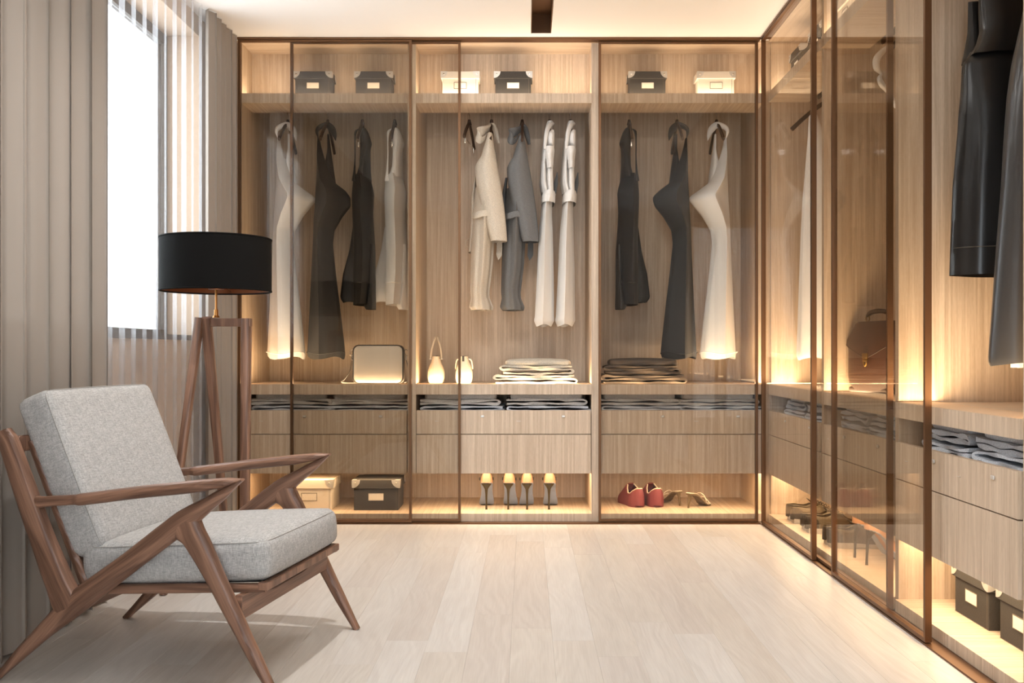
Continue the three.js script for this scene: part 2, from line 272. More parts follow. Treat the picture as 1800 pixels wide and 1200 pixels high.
// unseen source of the wardrobe glow, built as a light panel flush in a board
function ledStrip(parent, x0, x1, y, z, w, up, power, color = LED.color) {
  part('led_panel', [boxAt(x0, x1, y - (up ? 0.003 : 0), y + (up ? 0 : 0.003), z - w / 2, z + w / 2)], M.led, parent);
  const l = new THREE.RectAreaLight(color, power, x1 - x0, w); l.position.set((x0 + x1) / 2, y + (up ? 0.002 : -0.002), z); l.rotation.x = up ? Math.PI / 2 : -Math.PI / 2; l.name = 'led_panel_light'; parent.add(l);
}
const bays = {};
function bay(key, label, pos, turn, w, { left, right, openLeft, openRight }) {
  const t = thing('wardrobe_bay', label, 'wardrobe', pos, turn);
  bays[key] = { t, w };
  const o = w * 0.37 + pos[0];
  const v = (n, ...b) => part(n, boxAt(...b, false, o, rndOff()), M.veneer, t);
  const rndOff = () => Math.floor(rnd() * 8) * 0.11;
  reseed(1000 + Math.round((pos[0] + pos[2]) * 97));
  const low = (open) => (open ? H.d2b : 0);
  if (left) v('side_panel', -left, 0, low(openLeft), H.top, -DEEP + 0.0005, -0.012);
  if (right) v('side_panel', w, w + right, low(openRight), H.top, -DEEP + 0.0005, -0.012);
  const L = openLeft ? -openLeft : 0, R = openRight ? w + right / 2 - 0.0005 : w;
  v('back_panel', L, R, 0, H.top, -DEEP - 0.012, -DEEP);
  v('upper_back_panel', 0, w, H.shelf, H.top, -SHALLOW - 0.012, -SHALLOW);
  part('top_panel', boxAt(-left, w + right, H.top, CEIL - 0.001, -SHALLOW - 0.012, -0.001, true, o, 0.2), M.veneer, t);
  v('shelf', 0, w, H.shelfB, H.shelf, -SHALLOW - 0.012, 0);
  v('countertop', 0, w, H.counterB, H.counter, -DEEP, 0);
  v('base_shelf', L, R, 0.006, H.base, -DEEP, 0);
  const dr = (name, y0, y1, paleMarks) => {
    const g = [boxAt(0.004, w - 0.004, y0, y1, -0.018, 0, false, o, rndOff())];
    g.push(boxAt(0.004, w - 0.004, y0 + 0.004, y0 + 0.014, -0.5, -0.018, false, o, 0));
    const d = part(name, g, M.veneer, t);
    if (paleMarks) for (const [fx, yy] of [[0.38, 0.5655], [0.84, 0.5655]]) part('nub', rbox(0.019, 0.012, 0.006, 0.003, w * fx, yy, 0.003), M.silver, d);  // small pale marks of the upper drawer front, built as raised pieces
    if (paleMarks) for (const [fx, yy] of [[0.12, 0.54], [0.585, 0.54]]) part('slot', boxAt(w * fx - 0.011, w * fx + 0.011, yy - 0.001, yy + 0.001, 0, 0.0012), M.silver, d);  // thin pale lines of the upper drawer front, built as raised strips
    return d;
  };
  part('drawer_tray', boxAt(0.004, w - 0.004, 0.568, 0.574, -0.5, -0.02), M.veneer, t);
  dr('drawer', H.d1b, H.d1, true); dr('drawer', H.d2b, H.d2, false);
  part('hanging_rail', [(() => { const g = new THREE.CapsuleGeometry(0.0075, w, 4, 12); g.rotateZ(Math.PI / 2); g.scale(1, 1.9, 1); g.scale((w - 0.002) / (w + 0.015), 1, 1); g.translate(w / 2, 2.262, -0.265); return g; })()], M.darkBronze, t);
  ledStrip(t, 0.006, w - 0.006, H.shelf + 0.0012, -0.056, 0.10, true, LED.top, LED.topColor);
  ledStrip(t, 0.006, w - 0.006, H.counter + 0.0012, -0.076, 0.14, true, LED.mid);
  ledStrip(t, openLeft ? 0 : 0.006, openRight ? w : w - 0.006, H.d2b - 0.0012, -0.085, 0.12, false, LED.low);
  return t;
}
const BZ = -0.05, RX = 1.288;
bay('B1', 'back wardrobe bay beside the curtain, holding sleeveless dresses and a cream shoulder bag', [-1.518, 0, BZ], 0, 0.885, { left: 0.05, right: 0.044, openRight: true });
bay('B2', 'middle back wardrobe bay with coats, robes and a row of high heels', [-0.589, 0, BZ], 0, 0.937, { left: 0, right: 0.046, openLeft: 0.022 });
bay('B3', 'back wardrobe bay in the corner, with burgundy shoes on its base', [0.394, 0, BZ], 0, 0.874, { left: 0, right: 0.034 });
const rturn = -Math.PI / 2;
bay('R1', 'side wardrobe bay next to the corner, with dark lace-up shoes on its base', [RX, 0, -0.04], rturn, 0.87, { left: 0, right: 0.03, openRight: true });
bay('R2', 'middle side wardrobe bay holding the brown briefcase', [RX, 0, 0.86], rturn, 0.80, { left: 0, right: 0.03, openLeft: 0.015 });
bay('R3', 'nearest side wardrobe bay with black satin clothes and two dark boxes on its base', [RX, 0, 1.69], rturn, 0.83, { left: 0, right: 0.03 });
{ // closing panel at the far end of the side wardrobe
  part('side_panel', boxAt(-0.03, -0.001, 0.0, H.top, -DEEP - 0.012, -0.015), M.veneer, bays.R1.t);
}
// ---------------------------------------------------------------- sliding glass doors and their tracks
function door(label, pos, turn, w) {
  const t = thing('sliding_glass_door', label, 'glass door', pos, turn), s = 0.013, d = 0.021, y0 = 0.009, y1 = CEIL - 0.014;
  for (const x of [0, w - s]) part('stile', boxAt(x, x + s, y0, y1, -d, 0), M.bronze, t);
  part('rail', boxAt(s, w - s, y0, y0 + s, -d, 0), M.bronze, t); part('rail', boxAt(s, w - s, y1 - 0.008, y1, -d, 0), M.bronze, t);
  part('glass_pane', boxAt(s - 0.003, w - s + 0.003, y0 + s - 0.003, y1 - 0.005, -0.0135, -0.0075), M.glass, t);
  return t;
}
door('bronze framed tinted glass door at the curtain end of the back wardrobe', [-1.521, 0, 0], 0, 0.9165);
door('bronze framed tinted glass door between the shoulder bag and the coats, half behind its neighbour', [-1.251, 0, -0.024], 0, 0.9035);
door('bronze framed tinted glass door in front of the burgundy shoes, reaching the corner', [0.3838, 0, -0.024], 0, 0.845);
door('bronze framed tinted glass side door closest to the corner', [1.2375, 0, 0.006], rturn, 0.886);
door('bronze framed tinted glass side door in the rear track, behind two other doors', [1.2615, 0, 0.79], rturn, 0.899);
door('bronze framed tinted glass side door nearest the camera, across the brown briefcase', [1.2375, 0, 1.152], rturn, 0.906);
for (const [lab, a] of [['bronze floor and ceiling track along the back wardrobe', [-1.524, 1.236, -0.049, 0.003]], ['bronze floor and ceiling track along the side wardrobe', [1.236, 1.287, 0.004, 2.9]]]) {
  const t = thing('door_track', lab, 'door track', [a[0], 0, a[2]]);
  part('floor_track', boxAt(0, a[1] - a[0], 0, 0.006, 0, a[3] - a[2]), M.bronze, t);
  part('ceiling_track', boxAt(0, a[1] - a[0], CEIL - 0.012, CEIL, 0, a[3] - a[2]), M.bronze, t);
}
// ---------------------------------------------------------------- curtains on the window wall
function curtainCloth(z0, z1, X, amp, pitch, seed, y1 = CEIL - 0.004, y0 = 0.012) {
  reseed(seed);
  const cols = Math.round((z1 - z0) / 0.006), rowsN = 14, ph = [], n = Math.ceil((z1 - z0) / pitch) + 2;
  for (let i = 0; i < n; i++) ph.push([0.55 + rnd() * 0.75, rnd() * 0.5, rnd() - 0.5]);
  const rows = [];
  for (let j = 0; j <= rowsN; j++) {
    const v = j / rowsN, row = [];
    for (let i = 0; i <= cols; i++) {
      const z = lerp(z0, z1, i / cols), f = (z - z0) / pitch, k = Math.floor(f), q = f - k, a = ph[k], b = ph[k + 1], am = lerp(a[0], b[0], q);
      const wob = 0.05 * Math.sin(v * 2.4 + k * 1.7) * lerp(a[2], b[2], q);
      const s1 = Math.sin((f + wob) * 2 * Math.PI), x = X + amp * am * (Math.sign(s1) * Math.abs(s1) ** 0.8 + 0.22 * Math.sin((f * 2 + wob) * 2 * Math.PI + a[1] * 2));
      row.push(V(x, lerp(y1, y0, v), z + pitch * 0.11 * am * Math.sin((f + wob) * 4 * Math.PI)));
    }
    rows.push(row);
  }
  return loft(rows, { ring: false });
}
tag(part('sheer_curtain', curtainCloth(0.36, 1.56, -1.556, 0.02, 0.11, 5), M.sheer), 'thin white sheer curtain in front of the bright window', 'curtain');
tag(part('curtain', curtainCloth(0.02, 0.43, -1.532, 0.022, 0.082, 12), M.curtain), 'grey curtain gathered beside the wardrobe, behind the floor lamp', 'curtain');
tag(part('curtain', curtainCloth(1.53, 4.3, -1.535, 0.022, 0.14, 9), M.curtain), 'taupe pleated curtain behind the armchair', 'curtain');

// ---------------------------------------------------------------- armchair: x forwards, z across (0 = far side frame, 0.623 = near side frame)
{
  const t = thing('armchair', 'grey linen armchair with a walnut frame, pointed arms and slanted legs', 'armchair', [-1.3793, 0, 1.7484], -9.6 * Math.PI / 180), Wd = 0.623, side = V(0, 0, 1);
  for (const z of [0, Wd]) {
    part('rear_leg', sweep([V(0.006, 0, z), V(0.13, 0.117, z), V(0.255, 0.224, z), V(0.42, 0.345, z), V(0.57, 0.456, z), V(0.665, 0.52, z), V(0.742, 0.573, z)], [0.009, 0.02, 0.033, 0.029, 0.030, 0.017, 0.003], [0.013, 0.019, 0.022, 0.021, 0.021, 0.02, 0.012], side, { seg: 40 }), M.walnut, t);
    part('front_leg', sweep([V(0.575, 0.452, z), V(0.605, 0.415, z), V(0.683, 0.277, z), V(0.765, 0.125, z), V(0.836, 0, z)], [0.050, 0.034, 0.024, 0.018, 0.0105], [0.021, 0.021, 0.019, 0.016, 0.0105], side), M.walnut, t);
    part('arm', sweep([V(0.118, 0.492, z), V(0.16, 0.499, z), V(0.25, 0.507, z), V(0.275, 0.509, z), V(0.45, 0.533, z), V(0.61, 0.552, z), V(0.69, 0.564, z), V(0.742, 0.573, z)], [0.024, 0.0145, 0.0135, 0.0165, 0.0165, 0.0165, 0.0125, 0.003], [0.018, 0.015, 0.015, 0.027, 0.034, 0.034, 0.026, 0.011], side, { seg: 44, e: 2.6 }), M.walnut, t);
    part('back_post', sweep([V(0.036, 0.694, z), V(0.05, 0.66, z), V(0.10, 0.53, z), V(0.152, 0.40, z), V(0.20, 0.29, z), V(0.236, 0.212, z)], [0.017, 0.025, 0.028, 0.031, 0.036, 0.042], [0.014, 0.019, 0.021, 0.021, 0.022, 0.022], side, { e: 4 }), M.walnut, t);
  }
  const along2 = (h) => 0.058 + (0.66 - h) * 0.413;         // the slope of the back
  for (const [h, l] of [[0.655, Wd - 0.02], [0.5, Wd - 0.12], [0.34, Wd - 0.12]]) part('back_slat', rbox(0.016, 0.045, l, 0.006, along2(h) + (l < 0.6 ? 0.02 : 0.006), h, Wd / 2), M.walnut, t);
  for (const z of [0.055, Wd - 0.055]) {
    part('back_stile', sweep([V(along2(0.66) + 0.02, 0.66, z), V(along2(0.45) + 0.022, 0.45, z), V(along2(0.24) + 0.024, 0.24, z)], [0.012, 0.013, 0.014], [0.010, 0.010, 0.010], side), M.walnut, t);
    part('seat_rail', sweep([V(0.21, 0.246, z), V(0.5, 0.262, z), V(0.785, 0.2755, z)], [0.013, 0.013, 0.011], [0.0125, 0.0125, 0.0125], side, { e: 6 }), M.walnut, t);
  }
  part('front_rail', rbox(0.028, 0.022, Wd - 0.085, 0.003, 0.777, 0.279, Wd / 2), M.walnut, t);
  part('rear_rail', rbox(0.024, 0.03, Wd - 0.10, 0.003, 0.235, 0.246, Wd / 2), M.walnut, t);
  part('webbing', (() => { const g = boxAt(0.23, 0.772, -0.006, 0.006, 0.066, Wd - 0.066); g.rotateZ(0.053); g.translate(0.0, 0.252, 0); return g; })(), M.webbing, t);
  const stretcher = (x, y0, yEnd, yMid, tilt) => {
    const s = new THREE.Shape(), L = Wd - 0.02; s.moveTo(0, y0); s.lineTo(L, y0); s.lineTo(L, yEnd); s.bezierCurveTo(L * 0.8, yEnd, L * 0.8, yMid, L * 0.62, yMid); s.lineTo(L * 0.38, yMid); s.bezierCurveTo(L * 0.2, yMid, L * 0.2, yEnd, 0, yEnd); s.closePath();
    const g = new THREE.ExtrudeGeometry(s, { depth: 0.016, bevelEnabled: true, bevelSize: 0.002, bevelThickness: 0.002, bevelSegments: 2, curveSegments: 14 });
    const q = uvBox(flatN(g)), uv = q.attributes.uv; for (let i = 0; i < uv.count; i++) uv.setXY(i, uv.getY(i), uv.getX(i)); q.rotateY(-Math.PI / 2); q.translate(x, 0, 0.01); return q;
  };
  part('front_stretcher', stretcher(0.735, 0.2, 0.262, 0.232), M.walnut, t);
  part('rear_stretcher', stretcher(0.235, 0.188, 0.232, 0.208), M.walnut, t);
  { const g = puffBox(0.555, 0.112, 0.532, 0.028, 0.016); g.rotateZ(0.062); g.translate(0.512, 0.334, Wd / 2); const c = part('seat_cushion', g, M.linen, t);
    const seam = []; const a = 0.272, b = 0.261, r = 0.03, y = 0.0475; for (const [cx, cz, s0] of [[a - r, b - r, 0], [-a + r, b - r, 1], [-a + r, -b + r, 2], [a - r, -b + r, 3]]) for (let k = 0; k <= 4; k++) { const th = (s0 + k / 4) * Math.PI / 2; seam.push(V(cx + r * Math.cos(th), y, cz + r * Math.sin(th))); }
    const q = tube(seam, 0.0013, 120, 5, true); q.rotateZ(0.062); q.translate(0.512, 0.334, Wd / 2); part('seam', q, M.seam, c); }
  { const g = puffBox(0.475, 0.106, 0.53, 0.022, 0.010), ang = Math.PI / 2 + 0.392; const c0 = V(0.168, 0.568, Wd / 2); const place = (q) => { q.rotateZ(ang - Math.PI); q.translate(c0.x, c0.y, c0.z); return q; };
    const c = part('back_cushion', place(g), M.linen, t);
    const a = 0.2345, b = 0.262, r = 0.022; for (const y of [0.0445]) { const seam = []; for (const [cx, cz, s0] of [[a - r, b - r, 0], [-a + r, b - r, 1], [-a + r, -b + r, 2], [a - r, -b + r, 3]]) for (let k = 0; k <= 4; k++) { const th = (s0 + k / 4) * Math.PI / 2; seam.push(V(cx + r * Math.cos(th), y, cz + r * Math.sin(th))); } part('seam', place(tube(seam, 0.0013, 120, 5, true)), M.seam, c); } }
}
// ---------------------------------------------------------------- floor lamp
{
  const t = thing('floor_lamp', 'floor lamp with a black drum shade on a walnut trestle stand', 'floor lamp', [-1.233, 0, 1.23]);
  const r = 0.2135, y0 = 1.152, y1 = 1.358, n = 96, wall = (ra, rb, ya, yb) => { const g = new THREE.CylinderGeometry(rb, ra, yb - ya, n, 1, true); g.translate(0, (ya + yb) / 2, 0); return g; };
  const sh = part('lamp_shade', wall(r, r, y0, y1), M.shade, t); part('shade_lining', wall(r - 0.003, r - 0.003, y0, y1), M.shadeIn, sh);
  for (const y of [y0, y1]) { const g = new THREE.TorusGeometry(r - 0.001, 0.0035, 8, n); g.rotateX(Math.PI / 2); g.translate(0, y, 0); part('shade_rim', g, M.shade, sh); }
  const sp = []; for (let k = 0; k < 3; k++) { const a = k * 2.094 + 0.5; sp.push(tube([V(0, y0 + 0.03, 0), V(r * 0.5 * Math.cos(a), y0 + 0.03, r * 0.5 * Math.sin(a)), V((r - 0.004) * Math.cos(a), y0 + 0.012, (r - 0.004) * Math.sin(a))], 0.002, 10, 6)); }
  part('shade_support', sp, M.brass, t);
  part('bulb_holder', [cyl(0.018, 0.018, 0.06, 0, y0 + 0.012, 0), cyl(0.03, 0.026, 0.008, 0, y0 + 0.006, 0)], M.shadeIn, t);
  part('stem', [cyl(0.0045, 0.0045, 0.10, 0, 1.06, 0), cyl(0.0085, 0.0085, 0.028, 0, 1.05, 0), cyl(0.014, 0.012, 0.008, 0, 1.046, 0)], M.brass, t);
  const side = V(0, 0, 1), top = V(-0.06, 1.045, 0), wood = (a, b, w0, w1, d, lab) => part('leg', sweep([a, a.clone().lerp(b, 0.5), b], [w0, (w0 + w1) / 2, w1], [d, d, d * 0.85], side, { e: 7, seg: 10 }), M.walnut, t);
  wood(V(-0.062, 1.043, 0.012), V(-0.125, 0, 0.22), 0.0165, 0.011, 0.017);
  wood(V(-0.036, 1.046, 0.012), V(-0.038, 0, -0.28), 0.0195, 0.0125, 0.017);
  wood(V(0.121, 1.043, 0), V(0.112, 0, 0), 0.0185, 0.0165, 0.018);
  part('beam', rbox(0.2, 0.032, 0.034, 0.002, 0.04, 1.027, 0), M.walnut, t);
}
// ---------------------------------------------------------------- storage boxes: front at z = 0, base at y = 0, centred on x
function storageBox(label, w, h, d, mat, pos, turn, group) {
  const t = thing('storage_box', label, 'storage box', pos, turn, group), lidH = h * 0.285, o = 0.004 + w * 0.018;
  part('body', rbox(w, h - lidH * 0.6, d, 0.002, 0, (h - lidH * 0.6) / 2, -d / 2), mat, t);
  part('edge_strip', [boxAt(w / 2 - 0.012, w / 2 - 0.0105, 0, h - lidH, 0, 0.0006), boxAt(-w / 2 + 0.0005, w / 2 - 0.0005, 0.0, 0.0018, 0, 0.0008)], M.darkLine, t);
  const lid = part('lid', rbox(w + 2 * o, lidH, d + 2 * o, 0.002, 0, h - lidH / 2, -d / 2), mat, t);
  const q = lidH * 0.93;
  for (const s of [-1, 1]) for (const back of [0, 1]) {
    const sh = new THREE.Shape(); sh.moveTo(0, 0); sh.lineTo(0, -q); sh.absarc(0, 0, q, -Math.PI / 2, 0, false); sh.closePath();
    const mk = () => new THREE.ExtrudeGeometry(sh, { depth: 0.0012, bevelEnabled: false, curveSegments: 12 });
    const f = mk(), e = mk(), X = s * (w / 2 + o), Zf = back ? -d - o : o;
    if (s > 0) f.scale(-1, 1, 1); f.translate(X, h, back ? Zf - 0.0014 : Zf); e.rotateY(Math.PI / 2); if (back) e.scale(1, 1, -1); e.translate(s > 0 ? X : X - 0.0012, h, Zf);
    const pc = part('metal_corner', [f, e, boxAt(Math.min(X, X - s * q * 0.55), Math.max(X, X - s * q * 0.55), h, h + 0.001, back ? Zf : Zf - q * 0.4, back ? Zf + q * 0.4 : Zf)].map((g) => { const k = flatN(g); k.deleteAttribute('normal'); if (g !== undefined) k.computeVertexNormals(); return k; }), M.silver, t);
    const rv = new THREE.SphereGeometry(0.0042, 10, 6); rv.scale(1, 1, 0.5); rv.translate(X - s * q * 0.42, h - q * 0.42, back ? Zf - 0.0015 : Zf + 0.0015); part('rivet', rv, M.chrome, pc);
  }
  const lw = w * 0.335, lh = h * 0.23, ly = h * 0.44, fr = part('label_holder', [boxAt(-lw / 2 - 0.002, lw / 2 + 0.002, ly - lh / 2 - 0.002, ly - lh / 2, 0, 0.0022), boxAt(-lw / 2 - 0.002, lw / 2 + 0.002, ly + lh / 2, ly + lh / 2 + 0.002, 0, 0.0022), boxAt(-lw / 2 - 0.002, -lw / 2, ly - lh / 2, ly + lh / 2, 0, 0.0022), boxAt(lw / 2, lw / 2 + 0.002, ly - lh / 2, ly + lh / 2, 0, 0.0022)], M.darkLine, t);
  part('card', boxAt(-lw / 2, lw / 2, ly - lh / 2, ly + lh / 2, 0.0003, 0.0012), M.card, fr);
  return t;
}
{
  const zf = -0.115, top = (px) => [mx(px, zf), H.shelf, zf], T = [0.192, 0.134, 0.105];
  storageBox('dark grey storage box on the top shelf, nearest the curtain', ...T, M.boxBlack, top(550), 0);
  storageBox('dark grey storage box on the top shelf, above the shoulder bag', ...T, M.boxBlack, top(656.5), 0);
  storageBox('cream storage box on the top shelf, half behind a bronze door post', ...T, M.boxCream, top(809), 0);
  storageBox('dark storage box on the top shelf, uncovered by glass above the robes', ...T, M.boxBlack, top(902), 0);
  storageBox('dark storage box on the top shelf, above the folded brown trousers', ...T, M.boxBlack, top(1138.5), 0);
  storageBox('cream storage box on the top shelf, at the wardrobe corner', ...T, M.boxCream, top(1259), 0);
  const zb = -0.155, Bx = [0.242, 0.166, 0.22];
  storageBox('cream storage box on the wardrobe base, half hidden by the armchair', ...Bx, M.boxCream, [mx(543.5, zb), H.base, zb], 0);
  storageBox('dark storage box on the wardrobe base, beside the cream box', ...Bx, M.boxBlack, [mx(661, zb), H.base, zb], 0);
  const side = (z, x = 1.35) => [x, H.shelf, z];
  storageBox('dark storage box on the side top shelf, closest to the corner', ...T, M.boxBlack, side(0.26), rturn);
  storageBox('dark storage box on the side top shelf, second from the corner', ...T, M.boxBlack, side(0.585), rturn);
  storageBox('cream storage box on the side top shelf', ...T, M.boxCream, side(0.985), rturn);
  storageBox('dark storage box on the side top shelf, beside the cream one', ...T, M.boxBlack, side(1.235), rturn);
  storageBox('dark storage box with white card on the side base, fully in view', 0.231, 0.166, 0.22, M.boxBlack, [1.432, H.base, 1.95], rturn);
  storageBox('dark storage box with white card on the side base, cut off by the frame', 0.231, 0.166, 0.22, M.boxBlack, [1.432, H.base, 2.25], rturn);
}
// ---------------------------------------------------------------- clothes
// a cloth tube through rows [height, left x, right x] measured on the photograph at distance z; deep = half depth from top to bottom
function drape(rows, z, deep, { folds = 5, amount = 0.05, seed = 1, rings = 96, n = 72, hem = 0, ridge = null } = {}) {
  reseed(seed); const ph = [rnd() * 6, rnd() * 6, rnd() * 6], out = [];
  const R = rows.map(([y, l, r]) => [my(y, z), mx(l, z), mx(r, z)]);
  const at = (y) => { let i = 0; while (i < R.length - 2 && y < R[i + 1][0]) i++; const a = R[i], b = R[i + 1], k = clamp((a[0] - y) / (a[0] - b[0] + 1e-9), 0, 1); return [lerp(a[1], b[1], k), lerp(a[2], b[2], k)]; };
  const yT = R[0][0], yB = R[R.length - 1][0];
  for (let i = 0; i <= rings; i++) {
    const t = i / rings, y = lerp(yT, yB, t), e = 0.004;
    const s0 = at(y), s1 = at(Math.min(y + e, yT)), s2 = at(Math.max(y - e, yB)), l = (s0[0] * 2 + s1[0] + s2[0]) / 4, r = (s0[1] * 2 + s1[1] + s2[1]) / 4, c = (l + r) / 2, a = Math.max((r - l) / 2, 0.0015), b = along(deep, t), row = [];
    const k = amount * sstep(t, 0.05, 0.6), lim = Math.min(1, a / 0.02);
    for (let j = 0; j < n; j++) {
      const th = (j / n) * 2 * Math.PI, f = k * lim * (Math.sin(folds * th + ph[0] + t * 1.2) + 0.6 * Math.sin((folds * 2 - 1) * th + ph[1] - t) + 0.3 * Math.sin(folds * 3.0 * th + ph[2]));
      const g = 1 + f - k * lim * 0.5;
      const sn = Math.sin(th), cs = Math.cos(th), front = ridge !== null && sn > 0 ? lerp(sn, Math.max(0, cs > ridge ? (1 - cs) / (1 - ridge) : (1 + cs) / (1 + ridge)), 0.85) : sn;
      row.push(V(c + a * Math.cos(th) * Math.min(g, 1.02), y + (hem && t > 0.93 ? hem * (t - 0.93) / 0.07 * Math.sin(3 * th + ph[1]) : 0), z + b * front * g));
    }
    out.push(row);
  }
  return loft(out);
}
// a strip of cloth: centre line, half widths, half thickness
const strip = (pts, w, th, side, seg = 24) => sweep(pts, [].concat(th), [].concat(w), side, { seg, ring: 14, e: 2.4 });
const px = (x, y, z) => V(mx(x, z), my(y, z), z);
// hanger in its own axes: x along its arms; hook over the rail at y = 0
function hanger(label, pos, turn, { drop = 0.12, arm = 0.19, metal = false, clips = false } = {}) {
  const t = thing('clothes_hanger', label, 'hanger', pos, turn), wood = metal ? M.chrome : M.hanger;
  const hook = []; for (let k = 0; k <= 10; k++) { const a = Math.PI * (1.15 - 1.15 * k / 10); hook.push(V(0, 0.0 + 0.019 * Math.sin(a), -0.019 * Math.cos(a))); }
  hook.push(V(0, -0.02, -0.012), V(0, -0.04, 0), V(0, -0.075, 0));
  part('hook', tube(hook, 0.0018, 40, 6), M.chrome, t);
  part('neck', [cyl(0.014, 0.007, 0.03, 0, -0.098, 0)], wood, t);
  for (const s of [-1, 1]) part('arm', sweep([V(0, -0.092, 0), V(s * arm * 0.3, -0.098 - drop * 0.16, 0), V(s * arm * 0.7, -0.098 - drop * 0.6, 0), V(s * arm, -0.098 - drop, 0)], [0.011, 0.011, 0.0105, 0.011], [0.008, 0.007, 0.007, 0.007], V(0, 0, 1), { seg: 16, ring: 12 }), wood, t);
  if (clips) {
    part('trouser_bar', sweep([V(-arm * 0.95, -0.10 - drop, 0), V(0, -0.10 - drop, 0), V(arm * 0.95, -0.10 - drop, 0)], [0.003, 0.003, 0.003], [0.003, 0.003, 0.003], V(0, 0, 1), { ring: 10 }), M.chrome, t);
    for (const s of [-1, 1]) part('clip', [rbox(0.010, 0.024, 0.010, 0.003, s * arm * 0.8, -0.112 - drop, 0), cyl(0.004, 0.004, 0.004, s * arm * 0.8, -0.128 - drop, 0)], M.chrome, t);
  }
  return t;
}
const RAIL = 2.262, HZ = -0.315;
const hangAt = (x) => [mx(x, HZ), RAIL + 0.0155, HZ], ALONG = Math.PI / 2;
// place a thing built from world points: its group sits at the rail and its parts are moved back by that much
function garment(name, label, cat, origin, build, group) {
  const t = thing(name, label, cat, origin, 0, group);
  build((n, g, m, parent, lab) => { const q = [].concat(g).map((k) => { const f = flat(k); f.translate(-origin[0], -origin[1], -origin[2]); return f; }); return part(n, q, m, parent ?? t, lab); }, t);
  return t;
}
// mirror helper: x -> m - x in photograph units (left and right swap)
const mir = (rows, m) => (m ? rows.map(([y, l, r]) => [y, m - r, m - l]) : rows);
const mirp = (x, m) => (m ? m - x : x);
function longDress(label, mat, mirror, tip = 553) {
  const z = HZ + 0.015, X = (x) => mirp(x, mirror);
  return garment('long_dress', label, 'dress', [mx(X(506), HZ), RAIL - 0.06, HZ], (add) => {
    const body = add('body', drape(mir([[243, 488.4, 491], [257, 487.8, 493.6], [274, 487, 498], [292, 486.5, 504.5], [308, 486.2, 510], [320, 485.6, 517], [335, 484.8, 537], [346, 484.2, tip], [352, 484, tip], [362, 483.4, 545], [380, 482, 530], [404, 481, 515.5], [428, 480, 513], [480, 477.5, 518.5], [540, 474.4, 526], [600, 471, 533], [622, 469.6, 535], [629, 471, 533]], mirror), z, [0.03, 0.10, 0.13, 0.13, 0.12, 0.125, 0.13, 0.14, 0.15], { folds: 4, amount: 0.035, hem: 0.008, seed: 3, ridge: mirror ? 0.1 : -0.1 }), mat);
    add('hem', tube(Array.from({ length: 40 }, (_, k) => { const th = k / 40 * 2 * Math.PI; return V(mx(X(502.3), z) + 0.101 * Math.cos(th), my(620, z) + 0.006 * Math.sin(3 * th), z + 0.145 * Math.sin(th)); }), 0.0022, 90, 5, true), mat, body);
    add('strap', drape(mir([[236, 506, 509], [262, 506.5, 512], [290, 502, 516], [325, 500, 521]], mirror), z - 0.06, [0.012, 0.03, 0.05, 0.05], { amount: 0, rings: 24, n: 28 }), mat);
    const pts = [[488, 242, 0.1], [486, 231, 0.11], [489, 225, 0.09], [497, 221, 0.06], [506, 220, 0.0], [514, 227, -0.05], [518.5, 237, -0.09], [521, 247, -0.12]].map(([x, y, dz]) => px(X(x), y, z + dz * 0.7));
    add('collar', strip(pts, [0.004, 0.012, 0.014, 0.015, 0.016, 0.018, 0.014, 0.002], [0.003, 0.009, 0.013, 0.015, 0.017, 0.019, 0.012, 0.002], V(mirror ? -0.3 : 0.3, 0.1, 1), 30), mat);
  });
}
{
  const D = 71; // a second dress of the same cut hangs this far along
  hanger('dark wooden hanger of the white dress by the curtain', hangAt(506), ALONG); longDress('long white sleeveless dress at the curtain end, cut by a bronze door post', M.whiteSatin);
  hanger('dark wooden hanger of the long charcoal dress by the curtain', hangAt(576), ALONG);
  const d2 = longDress('long charcoal sleeveless dress next to the white dress by the curtain', M.charcoal, 0, 545); d2.position.x = mx(576, HZ);
  const mW = 1765, mB = 1693;
  hanger('dark wooden hanger of the white dress at the wardrobe corner', hangAt(1259.5), ALONG); longDress('long white sleeveless dress at the wardrobe corner, behind tinted glass', M.whiteSatin, mW);
  hanger('dark wooden hanger of the charcoal dress above the strappy sandals', hangAt(1190), ALONG);
  const d4 = longDress('long charcoal sleeveless dress above the strappy sandals', M.charcoal, mW, 548); d4.position.x = mx(1190, HZ);
}
